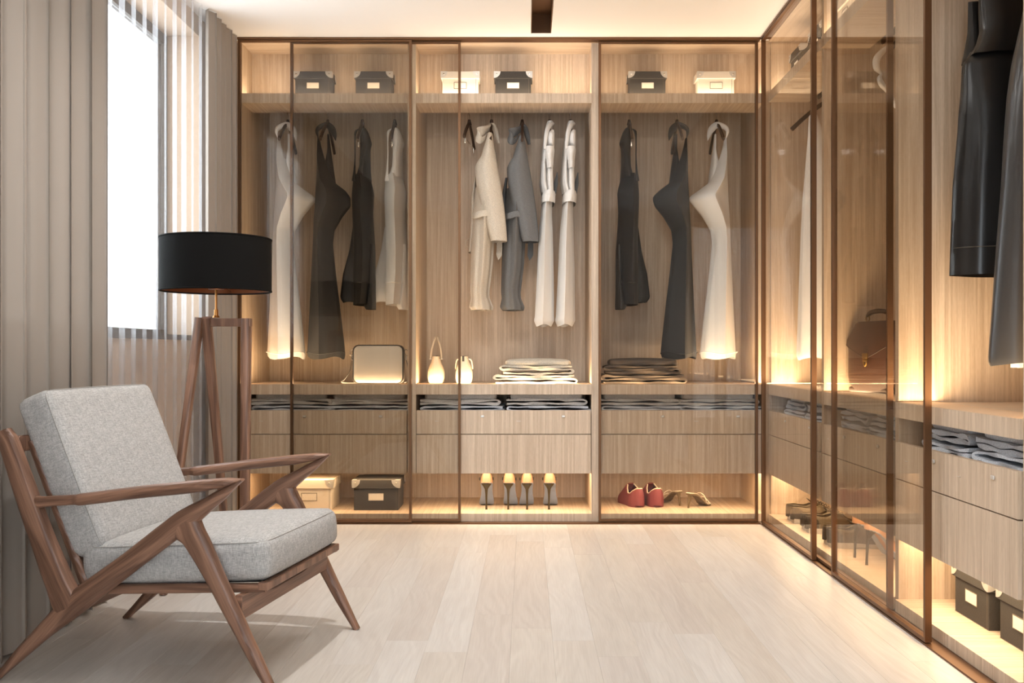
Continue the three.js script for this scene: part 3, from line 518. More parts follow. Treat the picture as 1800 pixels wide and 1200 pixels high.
function tunic(label, mat, mirror, ox, lining) {
  const z = HZ + 0.01, X = (x) => mirp(x, mirror);
  const t = garment('short_tunic', label, 'tunic', [mx(X(637), HZ), RAIL - 0.06, HZ], (add) => {
    add('body', drape(mir([[310, 621, 648], [316, 620.6, 651], [330, 619.4, 655], [340, 618.6, 656.6], [350, 618.4, 656], [375, 619, 655], [395, 619.6, 656], [440, 620, 659], [480, 619, 659.5], [536, 620, 653.5]], mirror), z, [0.12, 0.14, 0.14, 0.15, 0.15, 0.16], { folds: 4, amount: 0.03, seed: 8, ridge: 0.25 }), mat);
    add('back_flap', drape(mir([[400, 620, 634], [440, 614, 640], [481, 603, 646], [524, 598, 648], [531, 604, 648]], mirror), z - 0.10, [0.02, 0.035, 0.04, 0.04], { folds: 3, amount: 0.08, rings: 26, hem: 0.004, seed: 5 }), lining ?? mat);
    add('side_flap', drape(mir([[430, 650, 657.5], [493, 647, 660], [538, 640, 661], [544, 644, 660.6]], mirror), z + 0.03, [0.03, 0.05, 0.05], { folds: 3, amount: 0.06, rings: 22, seed: 6 }), mat);
    add('back_strap', drape(mir([[226, 631, 643], [232, 632.4, 647], [243, 633, 651], [253, 633.5, 653.6], [260, 633.6, 651], [275, 634, 650.2], [296, 633.4, 650.2], [316, 627, 652]], mirror), z - 0.02, [0.03, 0.06, 0.10, 0.12], { folds: 3, amount: 0.03, rings: 34, seed: 4 }), mat);
    add('front_strap', strip([px(X(630), 227, z), px(X(625.5), 231, z + 0.03), px(X(624), 245, z + 0.05), px(X(624), 275, z + 0.05), px(X(623), 300, z + 0.06), px(X(622), 318, z + 0.06)], [0.004, 0.008, 0.004, 0.003, 0.006, 0.012], [0.003, 0.004, 0.003, 0.003, 0.004, 0.006], V(1, 0, 0.2)), mat);
    add('hem_band', drape(mir([[499, 619.6, 658.6], [500.2, 619.6, 658.6]], mirror), z, [0.158, 0.158], { amount: 0.04, folds: 4, seed: 8, rings: 1 }), lining ?? mat);
  });
  return t;
}
{
  hanger('dark wooden hanger of the black tunic by the door post', hangAt(637), ALONG, { arm: 0.15, clips: true }); tunic('short black sleeveless tunic between charcoal dress and white tunic', M.black);
  hanger('dark wooden hanger of the white tunic', hangAt(694), ALONG, { arm: 0.15, clips: true });
  const w = tunic('short white sleeveless tunic above the cream shoulder bag', M.whiteSatin); w.position.x = mx(694, HZ);
  hanger('dark wooden hanger of the black tunic above the folded brown trousers', hangAt(1106), ALONG, { arm: 0.15, clips: true });
  tunic('short black tunic above the folded brown trousers', M.black, 1742);
}
// coats in the middle bay
function coat(label, mat) {
  const z = HZ + 0.03;
  return garment('long_coat', label, 'coat', [mx(863, HZ), RAIL - 0.06, HZ], (add) => {
    add('skirt', drape([[330, 836, 866], [372, 832, 868], [384, 831, 868], [425, 828.6, 868], [463, 826.8, 866], [513, 825.6, 860], [523, 827, 860.5], [539, 823.4, 867.4], [545, 828, 866]], z, [0.14, 0.14, 0.14, 0.13, 0.12, 0.11, 0.12], { folds: 5, amount: 0.06, seed: 21, ridge: 0.2 }), mat);
    add('front_sleeve', drape([[236, 857, 866], [250, 853.5, 868], [264, 849, 870], [276, 845.6, 872], [286, 838.6, 873.6], [294, 835.2, 875], [305, 835.2, 877], [325, 837, 880.4], [341, 840.4, 883], [378, 848.4, 888], [400, 854, 890], [424.5, 862, 891.6]], z + 0.07, [0.05, 0.09, 0.10, 0.095, 0.08, 0.07, 0.06], { folds: 3, amount: 0.035, seed: 22 }), mat);
    add('rear_sleeve', drape([[262, 866, 871], [280, 868, 874.5], [310, 870, 876], [340, 872, 878]], z - 0.1, [0.04, 0.05, 0.05], { folds: 3, amount: 0.03, rings: 24, seed: 23 }), mat);
    add('back_sleeve', drape([[312, 834, 838], [345, 827.6, 836], [378, 826.6, 838], [410, 825, 836], [444, 823.3, 830]], z - 0.1, [0.03, 0.05, 0.05, 0.05], { folds: 3, amount: 0.05, rings: 30, seed: 24 }), mat);
    add('lapel', strip([px(864, 221, z), px(857, 226, z + 0.05), px(848, 230, z + 0.09), px(841, 233, z + 0.10), px(843, 246, z + 0.11), px(850, 244, z + 0.09), px(855, 236, z + 0.06)], [0.012, 0.02, 0.026, 0.028, 0.02, 0.014, 0.006], [0.008, 0.012, 0.010, 0.006, 0.010, 0.008, 0.004], V(0.2, 1, 0.2), 40), mat);
    add('collar', strip([px(859, 224, z), px(864, 219, z - 0.01), px(869, 225, z - 0.04), px(873, 238, z - 0.06), px(876, 252, z - 0.07)], [0.014, 0.024, 0.03, 0.028, 0.02], [0.006, 0.010, 0.012, 0.012, 0.006], V(0.3, -0.2, 1), 26), mat);
    add('belt', strip([px(831, 379, z + 0.05), px(838, 378, z + 0.125), px(848, 375, z + 0.135), px(858, 374, z + 0.13)], 0.017, 0.003, V(0, 1, 0)), mat);
    add('belt_end', strip([px(878, 400, z - 0.02), px(878, 425, z - 0.02), px(877.4, 447, z - 0.02), px(876, 457, z - 0.02)], [0.014, 0.016, 0.017, 0.001], 0.002, V(1, 0, 0.2)), mat);
    add('buckle', (() => { const g = new THREE.TorusGeometry(0.024, 0.0016, 6, 24, Math.PI); g.rotateZ(Math.PI / 2); g.translate(mx(824, z), my(424, z), z - 0.08); return g; })(), mat);
  });
}
{
  hanger('hanger of the beige coat, with a pale knob', hangAt(864), ALONG, { arm: 0.16 }); coat('long beige wool coat in the middle bay', M.beigeWool);
  hanger('hanger of the grey coat, with a pale knob', hangAt(918), ALONG, { arm: 0.16 }); const g = coat('long grey wool coat between the beige coat and the white robes', M.greyWool); g.position.x = mx(917.6, HZ); g.position.z -= 0.03;
  hanger('empty brown wooden hanger with chrome clips beside the beige coat', hangAt(825), ALONG - 0.12, { arm: 0.16, clips: true, drop: 0.10 });
}
function robe(label) {
  const z = HZ + 0.03, mat = M.robe;
  return garment('bath_robe', label, 'robe', [mx(966, HZ), RAIL - 0.06, HZ], (add) => {
    add('back_panel', drape([[214.5, 962, 972], [218, 960.4, 972.6], [226, 958.8, 971], [240, 955.8, 968], [262, 952.6, 964], [295, 950, 962], [325, 948.4, 964], [335, 950, 966], [343, 951.6, 968]], z - 0.02, [0.04, 0.09, 0.12, 0.13, 0.13], { folds: 4, amount: 0.05, seed: 31 }), mat);
    add('shoulder_roll', drape([[229, 968, 974], [234, 963.6, 974.8], [246, 961, 975], [258, 962, 974.6], [262, 965, 973]], z + 0.07, [0.02, 0.05, 0.055, 0.05, 0.02], { folds: 3, amount: 0.02, rings: 26, seed: 32 }), mat);
    add('collar_fold', strip([px(971, 218, z + 0.02), px(965, 222, z + 0.07), px(961, 232, z + 0.1), px(958.6, 250, z + 0.11), px(957.6, 262, z + 0.11)], [0.012, 0.014, 0.012, 0.01, 0.006], [0.010, 0.014, 0.012, 0.010, 0.006], V(0.2, 0.2, 1)), mat);
    add('sleeve', drape([[259, 957.6, 974], [264, 957, 975], [272, 957.4, 974], [280, 959, 973], [290, 960, 972.8], [297, 961, 971.6]], z + 0.08, [0.05, 0.06, 0.05, 0.05], { folds: 3, amount: 0.06, rings: 30, seed: 33 }), mat);
    add('front_panel', drape([[294, 961.6, 972], [310, 961, 972.2], [330, 961.4, 972.6], [344, 964, 973]], z + 0.07, [0.04, 0.05, 0.05], { folds: 3, amount: 0.03, rings: 22, seed: 34 }), mat);
    add('belt', drape([[339.6, 955, 975.6], [342, 952.6, 976.4], [348, 951.4, 976.6], [356, 950.6, 976.4], [360, 951, 975]], z, [0.13, 0.14, 0.14, 0.135], { folds: 4, amount: 0.03, rings: 18, seed: 35 }), mat);
    add('skirt', drape([[352, 953, 971], [378, 950.4, 970.6], [404, 947.6, 971.6], [440, 945.4, 972.4], [480, 943.6, 973.4], [530, 941, 974], [556, 939.6, 974.2], [563, 938, 974.8], [572, 942, 970]], z, [0.125, 0.12, 0.12, 0.12, 0.12], { folds: 4, amount: 0.03, hem: 0.006, seed: 36, ridge: -0.2 }), mat);
    add('belt_tail', strip([px(976, 340, z - 0.05), px(977, 322, z - 0.06), px(979.6, 303, z - 0.07)], [0.006, 0.012, 0.003], 0.002, V(1, 0.1, 0.1)), M.greyWool);
  });
}
{
  hanger('thin dark hanger of the first white robe', hangAt(966), ALONG, { arm: 0.12 }); robe('long white belted robe next to the grey coat');
  hanger('thin dark hanger of the second white robe', hangAt(1003), ALONG, { arm: 0.12 }); const r = robe('long white belted robe nearest the middle divider'); r.position.x = mx(1002.7, HZ);
}
// clothes in the side wardrobe hang across it: rows are measured at the cloth's own distance
const railR = (z) => [1.288 + 0.265, RAIL + 0.0155, z];
{
  hanger('dark wooden hanger of the white dress in the side wardrobe', railR(0.22), 0, { arm: 0.215, drop: 0.15 });
  garment('long_dress', 'long white dress in the side wardrobe, mostly hidden by a door post', 'dress', railR(0.22), (add) => {
    const z = 0.22; add('body', drape([[203, 1422, 1436], [240, 1420, 1450], [278, 1417, 1462], [310, 1414, 1478], [350, 1409.6, 1490], [420, 1406, 1494], [500, 1403.4, 1498], [580, 1401, 1502], [624, 1399, 1506], [630, 1402, 1502]], z, [0.02, 0.05, 0.07, 0.08, 0.09], { folds: 4, amount: 0.04, hem: 0.008, seed: 41 }), M.white);
  });
  hanger('dark wooden hanger of the white halter dress', railR(1.36), 0, { arm: 0.17 });
  garment('halter_dress', 'white halter dress behind two bronze door posts', 'dress', railR(1.36), (add) => {
    const z = 1.36; add('body', drape([[190, 1586, 1610], [260, 1582, 1640], [420, 1580, 1660], [600, 1578, 1670]], z, [0.04, 0.07, 0.08], { folds: 4, amount: 0.04, seed: 42 }), M.white);
    add('collar', strip([px(1566, 80, z), px(1552, 90, z + 0.02), px(1541, 104, z + 0.03), px(1541, 119, z + 0.03), px(1549, 130, z + 0.02)], [0.006, 0.012, 0.016, 0.014, 0.004], [0.006, 0.011, 0.013, 0.011, 0.004], V(0, 0, 1)), M.white);
    add('collar', strip([px(1549, 130, z + 0.02), px(1546, 138, z + 0.02), px(1550, 148, z + 0.02), px(1560, 160, z + 0.01), px(1576, 188, z)], [0.006, 0.012, 0.012, 0.01, 0.01], [0.004, 0.009, 0.010, 0.008, 0.008], V(0, 0, 1)), M.white);
  });
  hanger('chrome trouser hanger of the black satin dress', railR(1.95), 0, { arm: 0.22, drop: 0.10, metal: true, clips: true });
  garment('satin_dress', 'short black satin dress hanging beside the glass door', 'dress', railR(1.95), (add) => {
    const z = 1.95;
    add('body', drape([[92, 1706, 1858], [104, 1699, 1858], [113, 1692, 1860], [130, 1691, 1860], [156, 1690.6, 1860], [227, 1686.4, 1862], [326, 1678, 1866], [430, 1674, 1870], [484, 1672.6, 1872]], z, [0.05, 0.07, 0.075, 0.08, 0.085], { folds: 4, amount: 0.05, seed: 43 }), M.satinBlack);
    add('back_bodice', drape([[4, 1701.8, 1745], [30, 1701.4, 1745], [57, 1700.6, 1745], [85, 1696, 1745], [113, 1690.6, 1740]], z - 0.06, [0.01, 0.02, 0.03], { amount: 0.01, rings: 26 }), M.satinBlack);
    add('front_bodice', drape([[-30, 1721, 1850], [20, 1722, 1852], [57, 1723.4, 1854], [75, 1718, 1856], [96, 1706, 1858]], z + 0.02, [0.03, 0.045, 0.05], { folds: 3, amount: 0.05, rings: 30, seed: 44 }), M.satinBlack);
    add('hem_line', drape([[436, 1673.8, 1870.5], [437.2, 1673.8, 1870.5]], z, [0.084, 0.084], { amount: 0.05, folds: 4, seed: 43, rings: 1 }), M.satinGrey);
  });
  hanger('chrome hanger of the long dark grey satin dress', railR(2.2), 0, { arm: 0.2, drop: 0.10, metal: true });
  garment('satin_dress', 'long dark grey satin dress at the right edge, in front of the black one', 'dress', railR(2.2), (add) => {
    const z = 2.2; add('body', drape([[-40, 1812, 1880], [40, 1797, 1890], [108, 1781.6, 1900], [170, 1772, 1910], [255, 1764.6, 1920], [326, 1759, 1930], [415, 1750.6, 1940], [557, 1739, 1950], [632, 1732.4, 1955], [640, 1736, 1950]], z, [0.05, 0.08, 0.09, 0.10, 0.11], { folds: 4, amount: 0.05, hem: 0.006, seed: 45 }), M.satinGrey);
    add('lace_edge', drape([[632, 1778, 1900], [646, 1780, 1900]], z, [0.06, 0.06], { folds: 16, amount: 0.08, rings: 4, seed: 46 }), M.cream);
  });
}
// ---------------------------------------------------------------- folded clothes: a ribbon of cloth folded back and forth, local x across, front at z = 0
function foldedRibbon(w, layers, gap, th, d, seed, taper = 0.03) {
  reseed(seed); const path = [];
  for (let k = 0; k < layers; k++) {
    const y = th + k * gap, dir = k % 2 ? -1 : 1, l = -w / 2 + rnd() * taper * w, r = w / 2 - rnd() * taper * w, n = 9, bump = (rnd() - 0.5) * gap * 0.7;
    for (let i = 0; i <= n; i++) { const q = i / n; path.push(V((dir > 0 ? lerp(l, r, q) : lerp(r, l, q)), y + bump * Math.sin(q * Math.PI) + (rnd() - 0.5) * gap * 0.22, 0)); }
    if (k + 1 < layers) path.push(V(dir > 0 ? r + gap * 0.62 : l - gap * 0.62, y + gap / 2, 0));
  }
  const curve = new THREE.CatmullRomCurve3(path, false, 'centripetal'), N = path.length * 4, rows = [], zs = [0, 0.004, 0.05, 0.5, 0.95, 1];
  const ring = [];
  const tp = rnd() * 6, thick = (i) => 0.85 + 0.3 * Math.sin(i * 0.31 + tp);
  const pts = curve.getPoints(N), off = (s) => pts.map((p, i) => { const a = pts[Math.max(i - 1, 0)], b = pts[Math.min(i + 1, N)], t = b.clone().sub(a).normalize(); return V(p.x - t.y * th * s * thick(i), p.y + t.x * th * s * thick(i), 0); });
  const up = off(0.92), dn = off(-0.92).reverse(), loop = [...up, ...dn];
  const ph = rnd() * 6;
  for (const zz of zs) rows.push(loop.map((p) => V(p.x + 0.004 * Math.sin(zz * 4 + ph), p.y, -zz * d + 0.006 * Math.sin(p.x * 26 + p.y * 90 + ph) * (zz < 0.1 ? 1 : 0.3))));
  const g = loft(rows);
  // front cap: quads between the two sides of the ribbon
  const cp = [], n = up.length, f = (p, zz) => V(p.x + 0.004 * Math.sin(zz * 4 + ph), p.y, -zz * d + 0.006 * Math.sin(p.x * 26 + p.y * 90 + ph));
  for (let i = 0; i + 1 < n; i++) { const a = f(up[i], 0), b = f(up[i + 1], 0), c = f(loop[loop.length - 1 - i], 0), e = f(loop[loop.length - 2 - i], 0); for (const p of [a, c, b, b, c, e]) cp.push(p.x, p.y, p.z); }
  const cap = new THREE.BufferGeometry(); cap.setAttribute('position', new THREE.Float32BufferAttribute(cp, 3)); cap.computeVertexNormals(); uvBox(cap);
  return [g, cap];
}
function folded(name, label, cat, w, layers, gap, th, d, mat, pos, turn, seed, group, bend = 0) {
  const t = thing(name, label, cat, pos, turn, group);
  const g = foldedRibbon(w, layers, gap, th, d, seed);
  part('folded_cloth', g, mat, t);
  if (bend) part('top_layer', (() => { const q = puffBox(w * 0.9, th * 5, d * 0.96, th * 2.2, bend, 24, 4, 16); q.translate(0.004, th + (layers - 1) * gap + th * 2.6, -d / 2 - 0.004); return q; })(), mat, t);
  return t;
}
{
  // two folded trousers on each counter stack
  const zc = -0.10, yc = H.counter;
  folded('folded_trousers', 'folded beige trousers on the counter, under the other pair', 'trousers', 0.43, 3, 0.0185, 0.0068, 0.26, M.denimBeige, [mx(942, zc), yc, zc], 0, 61);
  folded('folded_trousers', 'folded beige trousers on top of the counter stack below the robes', 'trousers', 0.385, 3, 0.0175, 0.0066, 0.25, M.denimBeige, [mx(945, zc), yc + 0.054, zc - 0.005], 0.02, 62, null, 0.010);
  folded('folded_trousers', 'folded brown trousers on the counter, under the other pair', 'trousers', 0.44, 3, 0.0185, 0.007, 0.26, M.denimDark, [mx(1133, zc), yc, zc], 0, 63);
  folded('folded_trousers', 'folded brown trousers on top of the stack below the black tunic', 'trousers', 0.40, 3, 0.0175, 0.0068, 0.25, M.denimDark, [mx(1131, zc), yc + 0.054, zc - 0.005], -0.02, 64, null, 0.010);
  // open trays: two stacks of two in each bay
  const yt = 0.574, words = { B1: ['behind the armchair', 'under the shoulder bag'], B2: ['under the two white tote bags', 'under the folded beige trousers'], B3: ['under the folded brown trousers', 'in the corner bay'] };
  let s = 70;
  for (const [key, cs] of [['B1', [513, 650]], ['B2', [812, 963]], ['B3', [1128, 1266]]]) cs.forEach((c, i) => {
    const z = -0.085;
    folded('folded_jeans', 'folded blue-grey jeans in the open tray, lower pair ' + words[key][i], 'jeans', 0.44, 3, 0.016, 0.006, 0.28, M.denimBlue, [mx(c + 3, z), yt, z], 0, s++);
    folded('folded_jeans', 'folded taupe grey jeans in the open tray, upper pair ' + words[key][i], 'jeans', 0.43, 2, 0.018, 0.0078, 0.28, M.denimGrey, [mx(c - 4, z), yt + 0.0485, z - 0.01], 0.01, s++, null, 0.003);
  });
  const sw = [['nearest the corner', 'second from the corner'], ['below the briefcase, further pair', 'below the briefcase, nearer pair'], ['beside the nearest door post', 'cut off by the frame']];
  [[0.27, 0.62], [1.12, 1.47], [1.97, 2.33]].forEach((zz, b) => zz.forEach((z, i) => {
    folded('folded_jeans', 'folded blue-grey jeans, side tray, lower, ' + sw[b][i], 'jeans', 0.32, 3, 0.016, 0.006, 0.28, M.denimBlue, [1.335, yt, z + 0.01], rturn, s++);
    folded('folded_jeans', 'folded pale jeans, side tray, upper, ' + sw[b][i], 'jeans', 0.31, 2, 0.02, 0.0085, 0.28, M.denimBlue, [1.345, yt + 0.0485, z - 0.01], rturn, s++, null, 0.003);
  }));
}
// ---------------------------------------------------------------- bags
{ // cream shoulder bag with dark piping
  const z = -0.082, t = thing('shoulder_bag', 'cream box-shaped shoulder bag with dark piping and strap on the counter', 'handbag', [mx(664.5, z), H.counter, z]);
  const w = 0.272, h = 0.21, d = 0.075, r = 0.028;
  const rr = (a, b, q) => { const s = new THREE.Shape(); s.moveTo(-a + q, -b); s.lineTo(a - q, -b); s.absarc(a - q, -b + q, q, -Math.PI / 2, 0); s.lineTo(a, b - q); s.absarc(a - q, b - q, q, 0, Math.PI / 2); s.lineTo(-a + q, b); s.absarc(-a + q, b - q, q, Math.PI / 2, Math.PI); s.lineTo(-a, -b + q); s.absarc(-a + q, -b + q, q, Math.PI, 1.5 * Math.PI); return s; };
  const ex = (s, dep, bv) => { const g = new THREE.ExtrudeGeometry(s, { depth: dep, bevelEnabled: bv > 0, bevelSize: bv, bevelThickness: bv, bevelSegments: 4, curveSegments: 10 }); return uvBox(flatN(g)); };
  const body = ex(rr(w / 2 - 0.006, h / 2 - 0.006, r), d - 0.012, 0.005); body.translate(0, h / 2 + 0.001, -d + 0.006); part('body', body, M.piping, t);
  const fp = puffBox(w - 0.012, 0.012, h - 0.012, 0.0055, 0.005, 30, 4, 24); fp.rotateX(Math.PI / 2);
  { const p = fp.attributes.position; const q = V(); for (let i = 0; i < p.count; i++) { q.fromBufferAttribute(p, i); const a = w / 2 - 0.006, b = h / 2 - 0.006, ix = Math.max(Math.abs(q.x) - (a - r), 0), iy = Math.max(Math.abs(q.y) - (b - r), 0), l = Math.hypot(ix, iy); if (ix > 0 && iy > 0) { const m = Math.max(ix, iy) / l; p.setX(i, Math.sign(q.x) * (a - r + ix * m)); p.setY(i, Math.sign(q.y) * (b - r + iy * m)); } } fp.translate(0, h / 2 + 0.001, -0.003); }
  part('front_panel', fp, M.cream, t);
  const loopPts = rr(w / 2 - 0.003, h / 2 - 0.003, r + 0.002).getSpacedPoints(60).map((p) => V(p.x, p.y + h / 2 + 0.001, 0)); loopPts.pop(); part('piping', tube(loopPts, 0.0035, 160, 8, true), M.piping, t);
  for (const s of [-1, 1]) {
    const g = new THREE.TorusGeometry(0.011, 0.0018, 8, 24); g.scale(0.8, 1.5, 1); g.rotateZ(s * 0.25); g.translate(s * (w / 2 + 0.012), h - 0.04, -d / 2); const k = part('ring', [g, rbox(0.007, 0.022, 0.005, 0.002, s * (w / 2 + 0.010), h - 0.07, -d / 2)], M.chrome, t);
  }
  part('strap', strip([V(-w / 2 - 0.012, h - 0.08, -d / 2), V(-w / 2 - 0.022, 0.07, -d / 2), V(-w / 2 - 0.05, 0.024, -d / 2 + 0.01), V(-w / 2 - 0.066, 0.012, -d / 2 + 0.01), V(-w / 2 - 0.03, 0.006, -d / 2 + 0.02), V(-w / 2 + 0.02, 0.006, -d / 2 + 0.0)], [0.008, 0.008, 0.010, 0.012, 0.012, 0.010], 0.0016, V(0.2, 0.3, 1), 40), M.piping, t);
  part('strap', strip([V(w / 2 + 0.011, h - 0.08, -d / 2), V(w / 2 + 0.024, 0.06, -d / 2), V(w / 2 + 0.014, 0.012, -d / 2 + 0.02), V(w / 2 + 0.002, 0.008, -d / 2 + 0.02)], 0.008, 0.0016, V(0.2, 0.3, 1), 30), M.piping, t);
}
function tote(label, pos, turn, upright) {
  const t = thing('tote_bag', label, 'handbag', pos, turn);
  const prof = [[0, 0.036, 0.10], [0.008, 0.043, 0.112], [0.03, 0.047, 0.118], [0.06, 0.0465, 0.116], [0.09, 0.039, 0.11], [0.115, 0.028, 0.10], [0.135, 0.0215, 0.096], [0.148, 0.020, 0.094]];
  const rows = prof.map(([y, a, b]) => Array.from({ length: 48 }, (_, k) => { const th = k / 48 * 2 * Math.PI, c = Math.cos(th), s = Math.sin(th); return V(a * Math.sign(c) * Math.abs(c) ** 0.85, y, b * Math.sign(s) * Math.abs(s) ** 0.6); }));
  part('body', loft(rows, { capA: true }), M.canvas, t);
  part('base', loft([0, 0.012].map((y) => Array.from({ length: 48 }, (_, k) => { const th = k / 48 * 2 * Math.PI, c = Math.cos(th), s = Math.sin(th), q = y ? 1.012 : 1.0; return V((y ? 0.0445 : 0.036) * q * Math.sign(c) * Math.abs(c) ** 0.85, y + 0.0005, (y ? 0.114 : 0.10) * q * Math.sign(s) * Math.abs(s) ** 0.6); }))), M.greyWool, t);
  part('zip', boxAt(-0.004, 0.004, 0.146, 0.15, -0.09, 0.09), M.darkLine, t);
  for (const s of [-1, 1]) {
    const y0 = 0.135, top = upright ? [s * 0.008, 0.248] : [s * 0.046, 0.085], mid = upright ? [s * 0.022, 0.20] : [s * 0.040, 0.125];
    part('handle', tube([V(s * 0.03, y0, 0.05), V(mid[0], mid[1], 0.04), V(top[0], top[1], 0.02), V(top[0], top[1], -0.02), V(mid[0], mid[1], -0.04), V(s * 0.03, y0, -0.05)], 0.0042, 40, 8), M.canvas, t);
    for (const zz of [0.05, -0.05]) { const g = new THREE.TorusGeometry(0.008, 0.0022, 8, 16); g.rotateX(Math.PI / 2); g.translate(s * 0.029, 0.134, zz); part('ring', g, M.silver, t); }
  }
  if (!upright) part('tab', rbox(0.012, 0.03, 0.006, 0.002, -0.002, 0.136, 0.098), M.piping, t);
  return t;
}
tote('white tote bag standing end-on with raised handles, beside the shoulder bag', [mx(767, -0.27), H.counter, -0.27], 0.06, true);
tote('white tote bag standing end-on with lowered handles, behind a bronze door post', [mx(816, -0.25), H.counter, -0.25], 0.03, false);
{ // brown leather briefcase, its face towards the room
  const t = thing('briefcase', 'brown leather briefcase with brass clasp on the side counter', 'briefcase', [1.425, H.counter, 1.03], -Math.PI / 2 + 0.24);
  const w = 0.33, h = 0.30, d = 0.11;
  const prof = [[0.012, 0.35], [0.04, 0.47], [0.07, 0.497], [0.12, 0.497], [0.17, 0.494], [0.20, 0.497], [0.225, 0.50], [0.25, 0.465], [0.28, 0.405], [0.297, 0.36], [0.303, 0.34]];
  const rows = prof.map(([y, k]) => { const dd = d / 2 * (y < 0.2 ? 1 : Math.max(0.55, 1 - (y - 0.2) * 3.4)); return Array.from({ length: 56 }, (_, j) => { const th = j / 56 * 2 * Math.PI, c = Math.cos(th), s = Math.sin(th); return V(w * k * Math.sign(c) * Math.abs(c) ** 0.35, y, dd * Math.sign(s) * Math.abs(s) ** 0.45 - d / 2); }); });
  part('body', loft(rows, { capA: true, capB: true }), M.leather, t);
  part('base', rbox(w * 0.86, 0.022, d * 0.96, 0.01, 0, 0.0145, -d / 2), M.leatherDark, t);
  for (const s of [-1, 1]) part('foot', cyl(0.006, 0.006, 0.005, s * w * 0.34, 0, -0.02), M.oldBrass, t);
  // flap over the front, coming to a shallow point under the clasp
  const fl = []; for (let i = 0; i <= 10; i++) { const v = i / 10, row = []; for (let k = 0; k <= 24; k++) { const u = k / 24 * 2 - 1, yl = lerp(0.206, 0.148, 1 - Math.abs(u) ** 1.15), y = lerp(0.298, yl, v), half = y > 0.225 ? lerp(0.50, 0.355, (y - 0.225) / 0.075) : lerp(0.49, 0.5, clamp((y - 0.2) / 0.025, 0, 1)); row.push(V(u * w * half * 1.005, y, 0.004 - (y < 0.2 ? 0 : Math.min(0.45, (y - 0.2) * 3.4)) * d / 2 - 0.012 * Math.abs(u) ** 6)); } fl.push(row); }
  part('flap', loft(fl, { ring: false }), M.leather, t);
  part('flap_edge', tube(fl[10].map((p) => p.clone()), 0.002, 60, 6), M.leatherDark, t);
  const cl = part('clasp', [rbox(0.034, 0.022, 0.008, 0.002, 0, 0.158, 0.008), rbox(0.03, 0.012, 0.007, 0.002, 0, 0.14, 0.008), (() => { const g = new THREE.TorusGeometry(0.010, 0.0035, 8, 20, Math.PI); g.rotateZ(Math.PI); g.scale(1, 1.5, 1); g.translate(0, 0.132, 0.008); return g; })()], M.oldBrass, t);
  part('clasp_tab', rbox(0.034, 0.03, 0.004, 0.002, 0, 0.182, 0.004), M.leatherDark, t);
  for (const s of [-1, 1]) { const g = new THREE.TorusGeometry(0.013, 0.0028, 8, 24); g.scale(1, 0.85, 1); g.translate(s * 0.075, 0.316, -d / 2); part('handle_ring', g, M.oldBrass, t); }
  part('handle', sweep([V(-0.078, 0.328, -d / 2), V(-0.055, 0.34, -d / 2), V(0, 0.346, -d / 2), V(0.055, 0.34, -d / 2), V(0.078, 0.328, -d / 2)], [0.006, 0.009, 0.01, 0.009, 0.006], [0.007, 0.010, 0.011, 0.010, 0.007], V(0, 0, 1)), M.leatherDark, t);
}
// ---------------------------------------------------------------- shoes: heel at z = 0, toe towards -z, base at y = 0
// w = half width, b = height of the sole's upper side, r = height of the rim, o = half opening (0 = closed over the foot), all from heel to toe
function shoeUpper(L, w, b, r, o, bow = 0, n = 40, m = 27, pinch = 0.75) {
  const rows = [];
  for (let i = 0; i <= n; i++) {
    const s = i / n, W = along(w, s), B = along(b, s), R = along(r, s), O = Math.min(along(o, s), W * 0.98), row = [], cx = bow * Math.sin(s * Math.PI);
    for (let k = 0; k <= m; k++) {
      const q = k / m * 2 - 1, a = Math.abs(q), sg = Math.sign(q);   // -1 .. 1 over the top from one lower edge to the other
      const th = (1 - a) * Math.PI / 2;                             // 0 at the sole edge, 90 degrees at the rim
      const x = lerp(O, W, Math.cos(th) ** lerp(pinch, 0.75, Math.min(1, s / 0.35))), y = lerp(B, R, Math.sin(th) ** 0.9);
      row.push(V(cx + sg * x, y, -s * L));
    }
    rows.push(row);
  }
  return rows;
}
// the two halves are joined only where the top is closed
const openLoft = (rows) => [loft(rows.map((r) => r.slice(0, r.length / 2)), { ring: false }), loft(rows.map((r) => r.slice(r.length / 2)), { ring: false })];
const heelBack = (row, bulge) => { const n = row.length, out = []; for (let k = 0; k < n / 2; k++) { const a = row[k], b = row[n - 1 - k], r = []; for (let i = 0; i <= 8; i++) { const q = i / 8, p = a.clone().lerp(b, q); p.z += bulge * Math.sin(Math.PI * q) ** 0.7 * (1 - 0.35 * (k / (n / 2)) ** 2); r.push(p); } out.push(r); } return loft(out, { ring: false }); };
const soleLoft = (L, w, b, th, grow = 1.03, bow = 0, n = 36) => { const rows = []; for (let i = 0; i <= n; i++) { const s = i / n, W = along(w, s) * grow, B = along(b, s), T = along(th, s), cx = bow * Math.sin(s * Math.PI); rows.push([V(cx - W, B + 0.001, -s * L), V(cx - W, B - T, -s * L), V(cx, B - T, -s * L), V(cx + W, B - T, -s * L), V(cx + W, B + 0.001, -s * L), V(cx, B + 0.0012, -s * L)]); } return loft(rows, { capA: true, capB: true }); };
